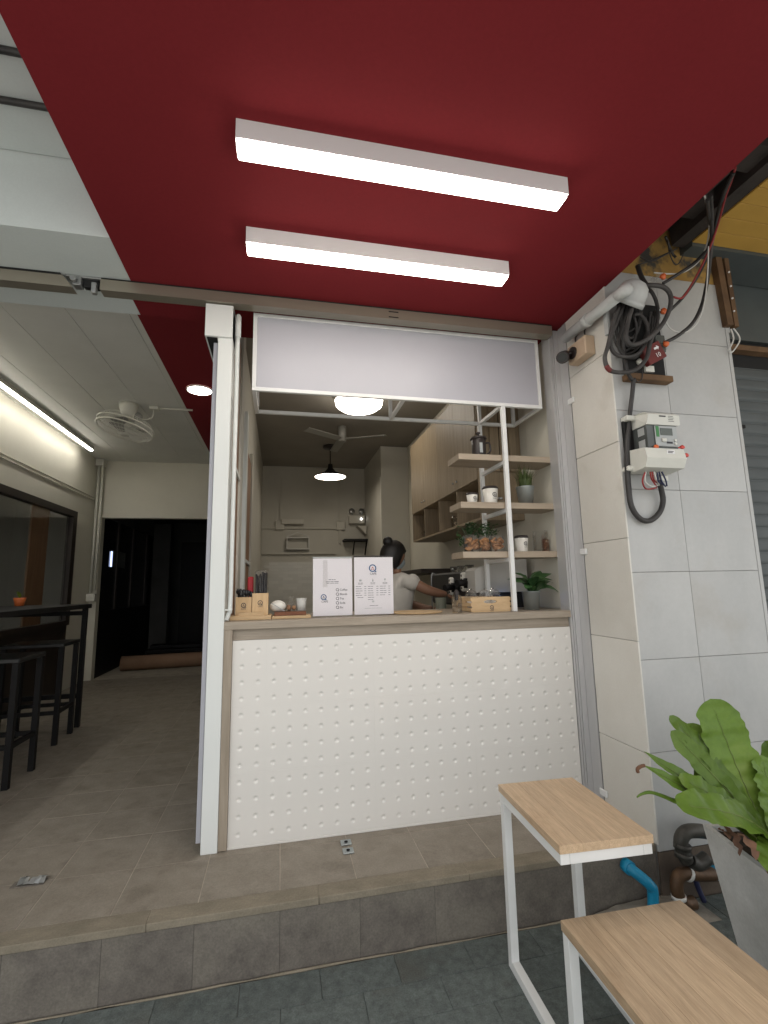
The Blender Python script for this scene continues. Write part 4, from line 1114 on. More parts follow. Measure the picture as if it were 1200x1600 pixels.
for x in (1.13, 1.29):
    h_ = MB().cyl((x, 5.03, 2.39), (x, 5.03, 2.42), .012, 8); h_.lathe((x, 5.03, 2.455), [(0, -.045), (.03, -.04), (.048, 0), (.045, .02), (0, .02)], 14, M=Matrix.Rotation(rad(70), 3, 'X'))
    h_.build('lamp_head', STEEL, el)
MB().ball((1.28, 4.995, 2.325), .016, n=8, m=6).build('indicator', EM_W, el)
hd = thing('dark_wall_shelf', 'dark bracketed shelf below the emergency light on back wall', 'shelf', (1.3, 5.0, 1.95))
bx(.98, 1.80, 4.85, 5.095, 1.955, 1.985).build('board', BLACK, hd)
for x in (1.15, 1.35):
    MB().tube([(x, 5.09, 1.75), (x, 4.9, 1.95)], .010, 6).build('bracket', BLACK, hd)
MB().prism([(1.20, 5.09, 2.20), (1.345, 5.09, 2.20), (1.345, 5.09, 2.06)], (0, -.2, 0)).build('hood', MKW, hd)

# lamps
dm = thing('dome_light', 'round lit dome light on the kitchen ceiling behind the sign', 'ceiling light', (.77, 1.98, 3.19))
MB().lathe((.765, 1.98, 3.19), [(.255, 0), (.262, -.045), (.245, -.07)], 40).build('base', FANW, dm)
MB().lathe((.765, 1.98, 3.19), [(.245, -.068), (.235, -.115), (.19, -.150), (.10, -.172), (0, -.178)], 40).build('diffuser', DOME_W, dm)
pl = thing('pendant_lamp', 'wide flat pendant lamp lit on a dark cord in the kitchen', 'pendant lamp', (.66, 3.85, 3.19))
MB().lathe((.66, 3.85, 3.19), [(0, 0), (.10, 0), (.10, -.03), (0, -.035)], 24).build('ceiling_rose', LID, pl)
MB().cyl((.66, 3.85, 3.157), (.66, 3.85, 2.93), .008, 8).build('cord', LID, pl)
MB().lathe((.66, 3.85, 2.75), [(.0, .19), (.03, .18), (.036, .12), (.08, .07), (.17, .030), (.218, .0), (.214, -.004)], 36).build('shade', BLACK, pl)
MB().lathe((.66, 3.85, 2.748), [(.212, 0), (.10, -.006), (0, -.008)], 36).build('lit_disc', PEND_W, pl)
kf = thing('kitchen_fan', 'dim grey ceiling fan turning behind the dome light', 'fan', (.72, 3.0, 3.19))
MB().cyl((.72, 3.0, 3.19), (.72, 3.0, 3.0), .05, 14).build('motor', FANBLADE, kf)
for k in range(3):
    M_ = Matrix.Translation((.72, 3.0, 3.03)) @ Matrix.Rotation(rad(-25+120*k), 4, 'Z') @ Matrix.Rotation(rad(10), 4, 'X')
    bx(.05, .55, -.05, .05, -.003, .003, M=M_).build('blade', FANBLADE, kf)
dn = thing('downlight', 'round recessed downlight lit in the red strip of passage ceiling', 'downlight', (-.80, 2.1, 3.187))
MB().lathe((-.80, 2.1, 3.1865), [(.125, .0), (.125, -.012), (.112, -.014)], 32).build('rim', FANW, dn)
MB().lathe((-.80, 2.1, 3.176), [(.112, 0), (.05, -.003), (0, -.004)], 32).build('diffuser', DOWN_W, dn)
tb_ = thing('tube_light', 'long lit tube light along the top of the cream passage wall', 'tube light', (-2.53, 3, 3.14))
bx(-2.552, -2.512, 1.2, 4.33, 3.128, 3.140, bev=.003).build('tube', TUBE_W, tb_)
bx(-2.560, -2.504, 1.19, 4.34, 3.1405, 3.1895).build('batten', FANW, tb_)

# orbit fan
ofn = thing('orbit_fan', 'white caged ceiling fan on the passage ceiling', 'fan', (-1.58, 2.6, 3.19))
cf = Vector((-1.60, 2.62, 2.95))
FS = 1.16
MB().lathe((-1.585, 2.62, 3.19), [(.0, 0), (.095, 0), (.09, -.05), (.06, -.13), (.045, -.16), (0, -.165)], 20).build('motor_mount', FANW, ofn)
MB().ball((-1.50, 2.65, 3.06), .05, n=12, m=8).build('gear_housing', FANBLADE, ofn)
Mt = Matrix.Rotation(rad(12), 3, 'Y') @ Matrix.Rotation(rad(-6), 3, 'X')
cg = MB()
for r_, z_ in ((.235, 0), (.232, -.05), (.20, -.075), (.15, -.09), (.10, -.097), (.05, -.1), (.20, .055), (.13, .07)):
    cg.tube([cf+Mt @ Vector((FS*r_*math.cos(a*math.pi/16), FS*r_*math.sin(a*math.pi/16), z_)) for a in range(32)], .008 if r_ > .23 else .0022, 5, closed=True)
for k in range(40):
    a = 2*math.pi*k/40
    cg.tube([cf+Mt @ Vector((FS*r_*math.cos(a), r_*math.sin(a), z_)) for r_, z_ in ((.05, -.1), (.15, -.09), (.20, -.075), (.232, -.05), (.235, 0), (.20, .055), (.06, .075))], .0016, 4)
o_ = cg.build('cage', FANW, ofn); o_['kind'] = 'stuff'
MB().lathe(cf, [(0, -.105), (.045, -.103), (.045, -.09)], 16, M=Mt).build('badge', FANW, ofn)
for k in range(3):
    a = rad(20+120*k)
    vs = []
    for i in range(7):
        t = i/6; r_ = .04+.17*t
        for s in (-1, 1):
            ang = a+s*(.35+.25*math.sin(math.pi*t))
            vs.append(cf+Mt @ Vector((r_*math.cos(ang), r_*math.sin(ang), s*.018)))
    MB().add(vs, [(2*i, 2*i+1, 2*i+3, 2*i+2) for i in range(6)], True).build('blade', FANBLADE, ofn)
cnd = thing('fan_conduit', 'white conduit with small box feeding the ceiling fan', 'conduit', (-1.2, 2.66, 3.18))
MB().cyl((-1.32, 2.66, 3.175), (-.96, 2.66, 3.175), .012, 8).build('pipe', FANW, cnd)
bx(-1.39, -1.30, 2.62, 2.70, 3.15, 3.189, bev=.004).build('box', FANW, cnd)
MB().tube(smooth_path([(-1.35, 2.65, 3.15), (-1.36, 2.64, 3.06), (-1.43, 2.63, 3.03), (-1.49, 2.64, 3.05)], 5), .007, 6).build('cord', FANW, cnd)
# wall pipes
for x, y, lab in ((-2.68, 2.30, 'thin pale pipe on cream passage wall nearer the street'),):
    t = thing('wall_pipe', lab, 'pipe', (x, y, 1.6))
    MB().cyl((x, y, .9), (x, y, 2.98), .016, 8).build('pipe', FANW, t)
    MB().tube(smooth_path([(x, y-.9, 3.0), (x, y-.2, 3.0), (x, y, 2.97)], 4), .012, 6).build('pipe', FANW, t)
    for z in (1.4, 2.45, 2.95):
        bx(x-.018, x+.022, y-.022, y+.022, z-.015, z+.015).build('clip', FANW, t)
t = thing('wall_pipe', 'paired pale pipes in the corner by the dark opening', 'pipe', (-2.63, 4.95, 1.6))
for dx, zb in ((0, 1.2), (.06, 1.25)):
    MB().cyl((-2.66+dx, 5.02-dx*.5, zb), (-2.66+dx, 5.02-dx*.5, 3.1), .018, 8).build('pipe', FANW, t)
bx(-2.69, -2.58, 4.96, 5.06, 1.10, 1.21, bev=.004).build('outlet_box', FANW, t)
bx(-2.69, -2.58, 4.95, 5.08, 3.08, 3.185, bev=.004).build('junction_box', FANW, t)

# ------------------------------------------------------------------ bar and stools in the passage
br = thing('bar_table', 'black high bar table along the passage window', 'bar table', (-2.2, 1.8, 0))
bx(-2.62, -1.80, .2, 2.62, 1.085, 1.125, bev=.003).build('table_top', BLACK, br)
for x in (-2.58, -1.835):
    for y in (.3, 2.56):
        bx(x-.02, x+.02, y-.02, y+.02, 0, 1.0845).build('leg', BLACK, br)
for y in (.3, 2.56):
    bx(-2.56, -1.855, y-.018, y+.018, 1.02, 1.06).build('rail', BLACK, br)
    bx(-2.56, -1.855, y-.018, y+.018, .26, .30).build('rail', BLACK, br)
bx(-2.60, -2.56, .32, 2.5, .15, 1.084).build('back_board', BLACK, br)
st = thing('bar_stool', 'black square bar stool nearest the street at the bar', 'bar stool', (-1.92, 1.27, 0), 'black stools at the bar')
SEATB = mat('black_stool_seat', (.02, .02, .02), .3)
o_ = bx(-.235, .235, -.19, .19, .785, .815, bev=.005).build('seat', SEATB, st, local=True)
for sx in (-.21, .21):
    for sy in (-.165, .165):
        bx(sx-.018, sx+.018, sy-.018, sy+.018, 0, .7845).build('leg', BLACK, st, local=True)
for sy in (-.165, .165):
    bx(-.19, .19, sy-.012, sy+.012, .24, .27).build('stretcher', BLACK, st, local=True)
for sx in (-.21, .21):
    bx(sx-.012, sx+.012, -.145, .145, .24, .27).build('stretcher', BLACK, st, local=True)
dup(st, (-2.02, 2.18, 0), rad(2), 'black square bar stool deeper in the passage at bar end')
dup(st, (-1.97, .45, 0), rad(-3), 'black square bar stool beside the passage entrance')
pp = thing('potted_seedling', 'tiny seedling in an orange pot on the black bar', 'potted plant', (-2.35, 2.45, 1.1255))
MB().lathe((-2.35, 2.45, 1.1255), [(0, 0), (.035, 0), (.05, .075), (.045, .075), (0, .06)], 16).build('pot', TERRA, pp)
for k, a in enumerate((30, 150, 270)):
    b = Vector((-2.35, 2.45, 1.19)); d = Vector((math.cos(rad(a)), math.sin(rad(a)), 0))
    leaf_mb(b, b+d*.05+Vector((0, 0, .07)), .03, .1, seed=k).build('leaf', LEAF_FERN, pp)
rl = thing('cardboard_roll', 'long brown roll lying across the dark corridor floor', 'roll', (-1.6, 5.85, .12))
MB().cyl((-2.42, 5.80, .115), (-.55, 5.98, .115), .11, 20).build('roll', CARD, rl)

# ------------------------------------------------------------------ person
def skinned(name, joints, edges, m, parent, sub=2, root=0):
    me = bpy.data.meshes.new(name)
    base = wloc(parent) if parent is not None else Vector((0, 0, 0))
    me.from_pydata([Vector(j[0])-base for j in joints], edges, [])
    o = bpy.data.objects.new(name, me); col.objects.link(o)
    o.parent = parent
    md = o.modifiers.new('skin', 'SKIN'); md.use_smooth_shade = True
    for i, j in enumerate(joints):
        sv = me.skin_vertices[0].data[i]
        r_ = j[1] if isinstance(j[1], tuple) else (j[1], j[1])
        sv.radius = r_; sv.use_root = (i == root)
    s2 = o.modifiers.new('sub', 'SUBSURF'); s2.levels = sub; s2.render_levels = sub
    me.materials.append(m)
    return o
ps = Vector((.90, 1.12, 0))
person = thing('person', 'person in white shirt and face mask reaching towards the espresso machine', 'person', ps)
H = Vector((.885, 1.10, 1.475))        # head centre
J = [((.90, 1.14, .86), (.125, .10)), ((.905, 1.13, 1.04), (.115, .09)), ((.925, 1.12, 1.20), (.135, .095)), ((.915, 1.12, 1.30), (.12, .08)),
     ((.905, 1.115, 1.345), .05), ((.90, 1.11, 1.40), .048),
     # arm reaching to +X (sleeve side nearest the street)
     ((1.00, 1.075, 1.28), .050), ((1.14, 1.02, 1.20), .042), ((1.24, 1.03, 1.175), .034), ((1.30, 1.035, 1.165), .024),
     # other arm
     ((.95, 1.27, 1.28), .055), ((1.04, 1.33, 1.10), .042), ((1.17, 1.20, 1.05), .034), ((1.22, 1.16, 1.05), .026),
     # legs
     ((.87, 1.07, .80), .095), ((.88, 1.07, .45), .065), ((.87, 1.10, .09), .045), ((.98, 1.06, .045), .038),
     ((.93, 1.22, .80), .095), ((.94, 1.22, .45), .065), ((.92, 1.24, .09), .045), ((1.03, 1.22, .045), .038)]
Ed = [(0, 1), (1, 2), (2, 3), (3, 4), (4, 5), (3, 6), (6, 7), (7, 8), (8, 9), (3, 10), (10, 11), (11, 12), (12, 13), (0, 14), (14, 15), (15, 16), (16, 17), (0, 18), (18, 19), (19, 20), (20, 21)]
skinned('body', J, Ed, SKIN, person)
# head: shaped ellipsoid facing +X, tipped down
def head_mesh():
    m = MB(); n, mm = 22, 16
    vs = []
    for i in range(mm+1):
        th = math.pi*i/mm
        for k in range(n):
            a = 2*math.pi*k/n
            x, y, z = math.sin(th)*math.cos(a), math.sin(th)*math.sin(a), math.cos(th)
            sx = .096; sy = .074; sz = .115
            X_, Y_, Z_ = x*sx, y*sy, z*sz
            if Z_ < 0:
                t = -Z_/sz
                Y_ *= 1-.30*t; X_ = X_*(1-.16*t)+.014*t
            # nose
            d = math.hypot(y*1.0, (z+.12)*1.0)
            if x > .5 and d < .26: X_ += .020*(1-d/.26)
            # eye hollows
            for s in (-1, 1):
                d = math.hypot(y-s*.38, z-.10)
                if x > .4 and d < .22: X_ -= .008*(1-d/.22)
            vs.append((X_, Y_, Z_))
    m.add(vs, [(i*n+k, (i+1)*n+k, (i+1)*n+(k+1) % n, i*n+(k+1) % n) for i in range(mm) for k in range(n)], True)
    for s in (-1, 1):
        m.ball((-.005, s*.074, -.005), .018, .009, .028, 8, 6)
    return m
HM = Matrix.Translation(H) @ Matrix.Rotation(rad(22), 4, 'Z') @ Matrix.Rotation(rad(30), 4, 'Y')
hm = head_mesh(); hm.v = [tuple(HM @ Vector(p)) for p in hm.v]
hd_ = hm.build('head', SKIN, person)
ey = MB()
for s in (-1, 1): ey.ball(tuple(HM @ Vector((.082, s*.029, .012))), .010, n=8, m=6)
ey.build('eyes', INK, hd_)
# hair: cap over back and top plus a bun
m = MB(); n, mm = 24, 14; vs = []; fs = []
for i in range(mm+1):
    th = math.pi*i/mm*.80
    for k in range(n):
        a = 2*math.pi*k/n
        x, y, z = math.sin(th)*math.cos(a), math.sin(th)*math.sin(a), math.cos(th)
        cut = 1.0
        if x > .45 and z < .55: cut = .86
        j = 1+.03*math.sin(9*a)*math.sin(th)
        vs.append(tuple(HM @ Vector((x*.112*cut*j-.010, y*.089*cut*j, z*.128*j+.004))))
m.add(vs, [(i*n+k, (i+1)*n+k, (i+1)*n+(k+1) % n, i*n+(k+1) % n) for i in range(mm) for k in range(n)], True)
m.ball(tuple(HM @ Vector((-.105, .0, .075))), .042, .038, .040, 12, 8, .05)
for k in range(10):
    a = rad(random.uniform(120, 240))
    p = HM @ Vector((.10*math.cos(a), .08*math.sin(a), -.05))
    m.tube([p, p+Vector((random.uniform(-.01, .01), random.uniform(-.01, .01), -.05))], [.010, .002], 5)
m.build('hair', HAIR, person)
m = MB(); vs = []
for i in range(7):
    for k in range(9):
        a = rad(-62+124*k/8); z = .0-.085*i/6
        tt = i/6
        r_ = .104+.010*math.sin(math.pi*tt)-.016*tt+.012*math.exp(-(a/.4)**2)*(1-tt*.4)
        vs.append(tuple(HM @ Vector((r_*math.cos(a)*(1-.1*tt)+.004, .80*r_*math.sin(a)*(1-.2*tt), z))))
m.add(vs, [(i*9+k, i*9+k+1, (i+1)*9+k+1, (i+1)*9+k) for i in range(6) for k in range(8)], True)
m.build('face_mask', MASKM, person)
# shirt with sleeves
Sj = [((.90, 1.14, .88), (.145, .115)), ((.905, 1.13, 1.04), (.14, .11)), ((.925, 1.12, 1.20), (.155, .115)), ((.912, 1.12, 1.305), (.128, .092)), ((.905, 1.116, 1.338), (.066, .062)),
      ((.985, 1.085, 1.285), .082), ((1.085, 1.035, 1.238), .070),
      ((.94, 1.24, 1.28), .082), ((.995, 1.30, 1.19), .070)]
skinned('shirt', Sj, [(0, 1), (1, 2), (2, 3), (3, 4), (3, 5), (5, 6), (3, 7), (7, 8)], SHIRT, person)
Tj = [((.90, 1.14, .90), (.13, .105)), ((.87, 1.07, .80), .105), ((.88, 1.07, .45), .078), ((.87, 1.10, .10), .062), ((.93, 1.22, .80), .105), ((.94, 1.22, .45), .078), ((.92, 1.24, .10), .062)]
skinned('trousers', Tj, [(0, 1), (1, 2), (2, 3), (0, 4), (4, 5), (5, 6)], TROUSER, person)
def hand(wr, fwd, dn, side, parent):
    wr, fwd, dn, side = [Vector(q) for q in (wr, fwd, dn, side)]
    j = [(wr, .022), (wr+fwd*.045, (.030, .018)), (wr+fwd*.075, (.034, .016))]
    e = [(0, 1), (1, 2)]
    for q, (o, L) in enumerate(((-.027, .060), (-.009, .072), (.009, .068), (.027, .052))):
        k = len(j); b = wr+fwd*.080+side*o
        j += [(b, .0095), (b+fwd*L*.45+dn*.012, .0088), (b+fwd*L*.7+dn*(.012+L*.4), .008), (b+fwd*L*.65+dn*(.012+L*.75), .007)]
        e += [(2, k), (k, k+1), (k+1, k+2), (k+2, k+3)]
    k = len(j); b = wr+fwd*.03-side*.026
    j += [(b, .011), (b+fwd*.025-side*.022+dn*.012, .010), (b+fwd*.052-side*.016+dn*.034, .008)]
    e += [(1, k), (k, k+1), (k+1, k+2)]
    skinned('hand', j, e, SKIN, parent, 1)
hand((1.30, 1.035, 1.165), Vector((.85, .05, -.5)).normalized(), Vector((-.4, 0, -.9)).normalized(), (0, 1, 0), person)
hand((1.22, 1.16, 1.05), Vector((.9, -.3, 0)).normalized(), (0, 0, -1), Vector((.3, .9, 0)).normalized(), person)
tw = tag(MB().cyl((1.375, 1.02, 1.19), (1.335, 1.0, 1.085), .004, 6).ball((1.334, 1.0, 1.08), .012, .006, .016, 8, 6).build('stirring_spoon', STEEL), 'thin steel stirring spoon held in the reaching hand', 'spoon')
gc = tag(MB().lathe((1.20, .90, .905), [(0, 0), (.036, 0), (.042, .24), (.039, .24), (0, .01)], 16).build('shaker_cup', mat('grey_green_cup', (.16, .17, .13), .5)), 'tall grey green shaker cup in front of the person', 'cup')
bx(1.119, 1.751, .44, 2.6, .9005, .9045).build('worktop', STEEL, kc)

# ------------------------------------------------------------------ pipe, camera and cables on the right
gpipe = thing('grey_pipe', 'fat grey painted pipe running under the red ceiling edge', 'pipe', (1.72, -.2, 2.83))
p0, p1 = on_x(886, 526, 1.708), on_x(966, 462, 1.708)
MB().cyl(p0+(p0-p1)*.05, p1, .031, 20).build('pipe', PVC, gpipe)
c_ = p0.lerp(p1, .42); d_ = (p1-p0).normalized()
MB().cyl(c_-d_*.022, c_+d_*.022, .037, 20).build('coupling', PVC, gpipe)
bx(1.745, 1.767, c_.y-.12, c_.y-.09, c_.z-.14, c_.z+.02, bev=.003).build('bracket', PVC, gpipe)
hc = on_y(988, 458, -.58)
MB().tube(smooth_path([p1, p1+d_*.05, hc+Vector((-.03, .01, .02))], 5), [.031]*6+[.036]*5, 16).build('elbow', PVC, gpipe)
HQ = Matrix.Rotation(rad(14), 3, 'Y') @ Matrix.Rotation(rad(42), 3, 'X') @ Matrix.Scale(1.35, 3)
MB().lathe(hc, [(0, .052), (.028, .047), (.050, .030), (.060, .005), (.062, -.022), (.067, -.0225), (.067, -.045), (.062, -.045), (.058, -.010), (0, .02)], 28, M=HQ).build('hood', PVC, gpipe)
cc = thing('security_camera', 'small dark bullet camera on beige box under the grey pipe', 'camera', (1.70, -.27, 2.62))
q0 = on_x(907, 548, 1.70); q1 = on_x(882, 557, 1.60)
bxc = on_x(912, 548, 1.75)
o_ = thing('junction_box', 'beige junction box on the cream reveal holding the camera', 'junction box', bxc)
MB().box(1.70, 1.7675, bxc.y-.085, bxc.y+.085, bxc.z-.06, bxc.z+.055, bev=.006).build('case', BEIGEBOX, o_)
for dy in (-.04, .05):
    MB().tube(smooth_path([(1.74, bxc.y+dy, bxc.z+.055), (1.745, bxc.y+dy+.01, bxc.z+.11), (1.76, bxc.y+dy, bxc.z+.14)], 4), .005, 6).build('cord', CABLE_GREY, o_)
base = Vector((1.6995, bxc.y+.03, bxc.z-.005))
MB().cyl(base, base+Vector((-.012, 0, 0)), .036, 16).build('mount', CAMBODY, cc)
MB().tube(smooth_path([base+Vector((-.01, 0, 0)), base+Vector((-.035, .01, 0)), base+Vector((-.045, .02, -.005))], 4), .010, 8).build('arm', CAMBODY, cc)
c0 = base+Vector((-.03, .045, -.002)); cd_ = (CAM+Vector((-.6, 0, -.3))-c0).normalized()
MB().cyl(c0-cd_*.03, c0+cd_*.085, .036, 20).build('body', CAMBODY, cc)
MB().lathe(c0+cd_*.0853, [(0, 0), (.025, .0)], 16, M=cd_.to_track_quat('Z', 'Y').to_matrix()).build('lens', DARKGLASS, cc)
# breaker recess
bk_ = thing('breaker_box', 'dark recessed breaker box with red switch lid in the marble pier', 'breaker box', (1.97, -.5, 2.5))
zlo, zhi = 2.365, 2.80
bx(1.845, 2.095, -.50, -.4745, zlo, zhi, bev=.002).build('back_box', GAP, bk_)
bx(1.83, 2.115, -.53, -.475, zlo-.035, zlo-.001, bev=.003).build('wood_sill', RUST, bk_)
a_ = on_y(1019, 553, -.545)
LM = Matrix.Translation(a_) @ Matrix.Rotation(rad(-28), 4, 'Y')
lid_ = bx(-.065, .065, -.018, .018, -.05, .05, bev=.004, M=LM).build('switch_lid', BREAKER_RED, bk_)
LF = LM @ frame_y((0, -.0186, 0))
ar = MB().add([LF @ Vector(p) for p in ((.008, .012, 0), (.030, .012, 0), (.030, .004, 0), (.044, .018, 0), (.030, .032, 0), (.030, .024, 0), (.008, .024, 0))], [tuple(range(7))])
ar.build('arrow_mark', WHITEPRINT, lid_)
text_mb('10', .036, LF @ Matrix.Translation((.014, -.032, 0)) @ Matrix.Rotation(rad(0), 4, 'Z')).build('lettering', WHITEPRINT, lid_)
bx(1.955, 2.01, -.515, -.501, 2.385, 2.42).build('white_label', METER_WHITE, bk_)
MB().ball((1.925, -.51, 2.44), .018, n=10, m=8).build('knob', METER_WHITE, bk_)
bx(2.02, 2.085, -.535, -.501, 2.50, 2.60, bev=.004).build('switch', METER_DARK, bk_)

def cable(name, label, pix, r, m, cat='cable', group=None, n=8):
    pts = [on_y(u, v, Y) for (u, v, Y) in pix]
    o = MB().tube(smooth_path(pts, 7), r, n).build(name, m)
    return tag(o, label, cat, group)
Yc = -.545
cable('thick_cable', 'thick black cable looping below the electricity meter', [(990, 592, -.53), (988, 615, -.51), (985, 640, -.50), (981, 680, -.50), (980, 720, -.50), (982, 760, -.50), (987, 792, -.50), (1001, 811, -.50), (1017, 813, -.50), (1031, 800, -.50), (1036, 782, -.505), (1033, 764, -.515), (1030, 752, -.53)], [.0115]*7*3+[.0140]*(7*9+1), CABLE, n=12)
def loop(label, pix, r, m, red=None):
    o = cable('looped_cable', label, pix, r, m, 'cable', 'tangled cables over the breaker box')
    if red:
        pts = smooth_path([on_y(u, v, Y) for (u, v, Y) in pix], 7)
        a, b = red
        i0, i1 = int(a*len(pts)), int(b*len(pts))
        MB().tube(pts[i0:i1], r*1.12, 8).build('red_tape', BREAKER_RED, o)
    return o
loop('widest dark cable loop with red tape hanging lowest over the breaker box', [(968, 478, Yc), (958, 505, -.58), (950, 540, -.59), (945, 560, -.60), (952, 578, -.60), (972, 582, -.60), (994, 577, -.60), (1010, 560, -.60), (1016, 535, -.60), (1022, 520, -.60)], .0112, CABLE_GREY, (.40, .47))
loop('thick dark cable arching from pipe mouth over to the loop', [(985, 452, Yc), (1010, 446, -.60), (1035, 448, -.62), (1047, 460, -.62), (1047, 480, -.62), (1036, 505, -.62), (1018, 525, -.62), (1000, 536, -.61), (985, 538, -.61), (978, 525, -.61), (982, 500, -.60), (988, 480, -.58)], .0122, CABLE_GREY)
loop('middle dark cable loop above the widest loop', [(975, 476, Yc), (963, 505, -.57), (954, 530, -.575), (957, 548, -.58), (970, 557, -.58), (990, 556, -.58), (1003, 546, -.58), (1012, 525, -.57), (1010, 505, -.56), (1000, 492, -.55), (990, 492, -.55)], .0100, CABLE_GREY)
loop('inner dark cable loop hanging closest to wall', [(980, 478, Yc), (972, 510, -.55), (966, 535, -.55), (972, 552, -.55), (985, 560, -.55), (1000, 552, -.55), (1010, 540, -.55), (1018, 540, -.55)], .009, CABLE)
loop('dark cable dropping straight from pipe mouth', [(972, 476, Yc), (971, 510, -.535), (975, 550, -.53), (980, 580, -.53), (988, 594, -.53)], .010, CABLE)
loop('dark cable running from elbow down beside the orange clips', [(1004, 452, Yc), (1014, 452, -.56), (1023, 465, -.56), (1028, 485, -.56), (1026, 508, -.56), (1016, 528, -.56)], .0095, CABLE)
loop('short dark cable stub rising behind the elbow', [(996, 415, -.53), (1002, 432, -.54), (1010, 446, -.56), (1014, 455, -.57)], .013, CABLE)
rr = random.Random(5)
for k in range(7):
    u0, v0 = rr.uniform(972, 992), rr.uniform(474, 484)
    w_, h_ = rr.uniform(14, 30), rr.uniform(40, 82)
    pix = [(u0, v0, -.53), (u0-w_*.6+rr.uniform(-4, 4), v0+h_*.4, -.52), (u0-w_*.45, v0+h_*.8, -.515), (u0+w_*.1, v0+h_, -.515), (u0+w_*.8, v0+h_*.85, -.52), (u0+w_*1.2, v0+h_*.5, -.525), (u0+w_*(.9+rr.uniform(0, .5)), v0+h_*.15, -.53)]
    loop(('thin', 'narrow', 'slim', 'fine', 'slender', 'thin dusty', 'thin grey')[k]+' dark cable loop tucked '+('deepest in', 'low in', 'high in', 'at the wall side of', 'at the street side of', 'beside the red lid in', 'under the hood in')[k]+' the cable tangle', pix, rr.uniform(.0045, .0085), CABLE if k % 2 else CABLE_GREY)
# feeders going up to the gap
cable('feeder_cable', 'black feeder cable sagging from gap to the upper orange clip', [(1036, 443, -.56), (1060, 428, -.58), (1085, 411, -.60), (1104, 390, -.64), (1112, 368, -.70), (1108, 340, -.80), (1105, 312, -.95)], .009, CABLE, 'cable', 'feeder cables dropping from the gap')
cable('feeder_cable', 'black feeder cable with red stripe ending at middle clip', [(1047, 485, -.56), (1066, 466, -.57), (1085, 440, -.59), (1100, 412, -.62), (1112, 380, -.68), (1120, 340, -.78), (1132, 300, -.95), (1146, 270, -1.05)], .009, CABLE, 'cable', 'feeder cables dropping from the gap')
cable('feeder_cable', 'long black feeder cable curving down to the lowest clip', [(1038, 536, -.56), (1060, 524, -.57), (1082, 505, -.58), (1096, 478, -.59), (1104, 445, -.61), (1109, 410, -.64), (1112, 375, -.70), (1112, 335, -.82), (1110, 305, -.95)], .010, CABLE, 'cable', 'feeder cables dropping from the gap')
cable('red_wire', 'thin red wire running up beside the feeder cables', [(1052, 464, -.58), (1066, 465, -.585), (1082, 442, -.60), (1098, 412, -.63), (1110, 385, -.69), (1122, 350, -.78), (1134, 306, -.92), (1142, 285, -.98), (1149, 262, -1.08)], .0055, CABLE_RED)
cable('white_wire', 'white wire falling from the red ceiling edge to upper clip', [(1022, 426, -.54), (1045, 428, -.56), (1066, 426, -.57), (1086, 414, -.59), (1098, 398, -.62), (1106, 375, -.68), (1108, 345, -.78), (1101, 306, -.95)], .0042, CABLE_WHITE)
cable('white_wire', 'white wire looping low between feeder and lowest clip', [(1040, 500, -.56), (1046, 512, -.56), (1060, 519, -.57), (1076, 517, -.58), (1092, 500, -.59), (1102, 465, -.61), (1106, 420, -.64), (1107, 385, -.70)], .0035, CABLE_WHITE)
for k, (pix, lab) in enumerate((([(1142, 514, -.50), (1146, 530, -.50), (1138, 548, -.50)], 'short loose white wire end under the rusty guide'), ([(1146, 513, -.50), (1156, 530, -.50), (1146, 548, -.50), (1140, 551, -.50)], 'longer loose white wire loop under the rusty guide'))):
    cable('loose_wire', lab, pix, .0042, CABLE_WHITE, 'wire')
for k, (pix, lab) in enumerate((([(1000, 402, -.50), (1018, 408, -.52), (1040, 398, -.53), (1058, 388, -.55)], 'thin black wire across the stained yellow plaster'),
                                ([(1000, 413, -.50), (1024, 404, -.51), (1050, 392, -.52)], 'thin black wire just below another on the yellow plaster'),
                                ([(1044, 375, -.6), (1046, 395, -.52), (1054, 412, -.50), (1062, 410, -.51), (1068, 395, -.55)], 'thin black wire hooping down over yellow plaster'),
                                ([(1040, 370, -.6), (1050, 395, -.52), (1056, 402, -.52)], 'short stiff black stub pointing down from the gap'))):
    cable('thin_wire', lab, pix, .0035 if k < 3 else .007, CABLE, 'wire')
for k, (u, v, lab) in enumerate(((1036, 432, 'orange sealed clip highest of the three beside the cables'), (1037, 486, 'orange sealed clip between two others beside the cables'), (1041, 537, 'orange sealed clip lowest and beside the red lid'))):
    c = on_y(u, v, -.56)
    t = thing('orange_clip', lab, 'clip', c, 'orange clips beside the cables')
    MB().ball(c, .020, .014, .018, 8, 6, .15).build('seal', ORANGE, t)
    MB().box(c.x-.03, c.x+.02, c.y+.014, -.4748, c.z-.025, c.z+.025, bev=.004).build('holder', FILM, t)
cable('thin_wire', 'fine dark wire curling under the breaker sill', [(992, 590, -.53), (996, 597, -.535), (1003, 592, -.535), (1004, 575, -.535)], .0025, CABLE, 'wire')

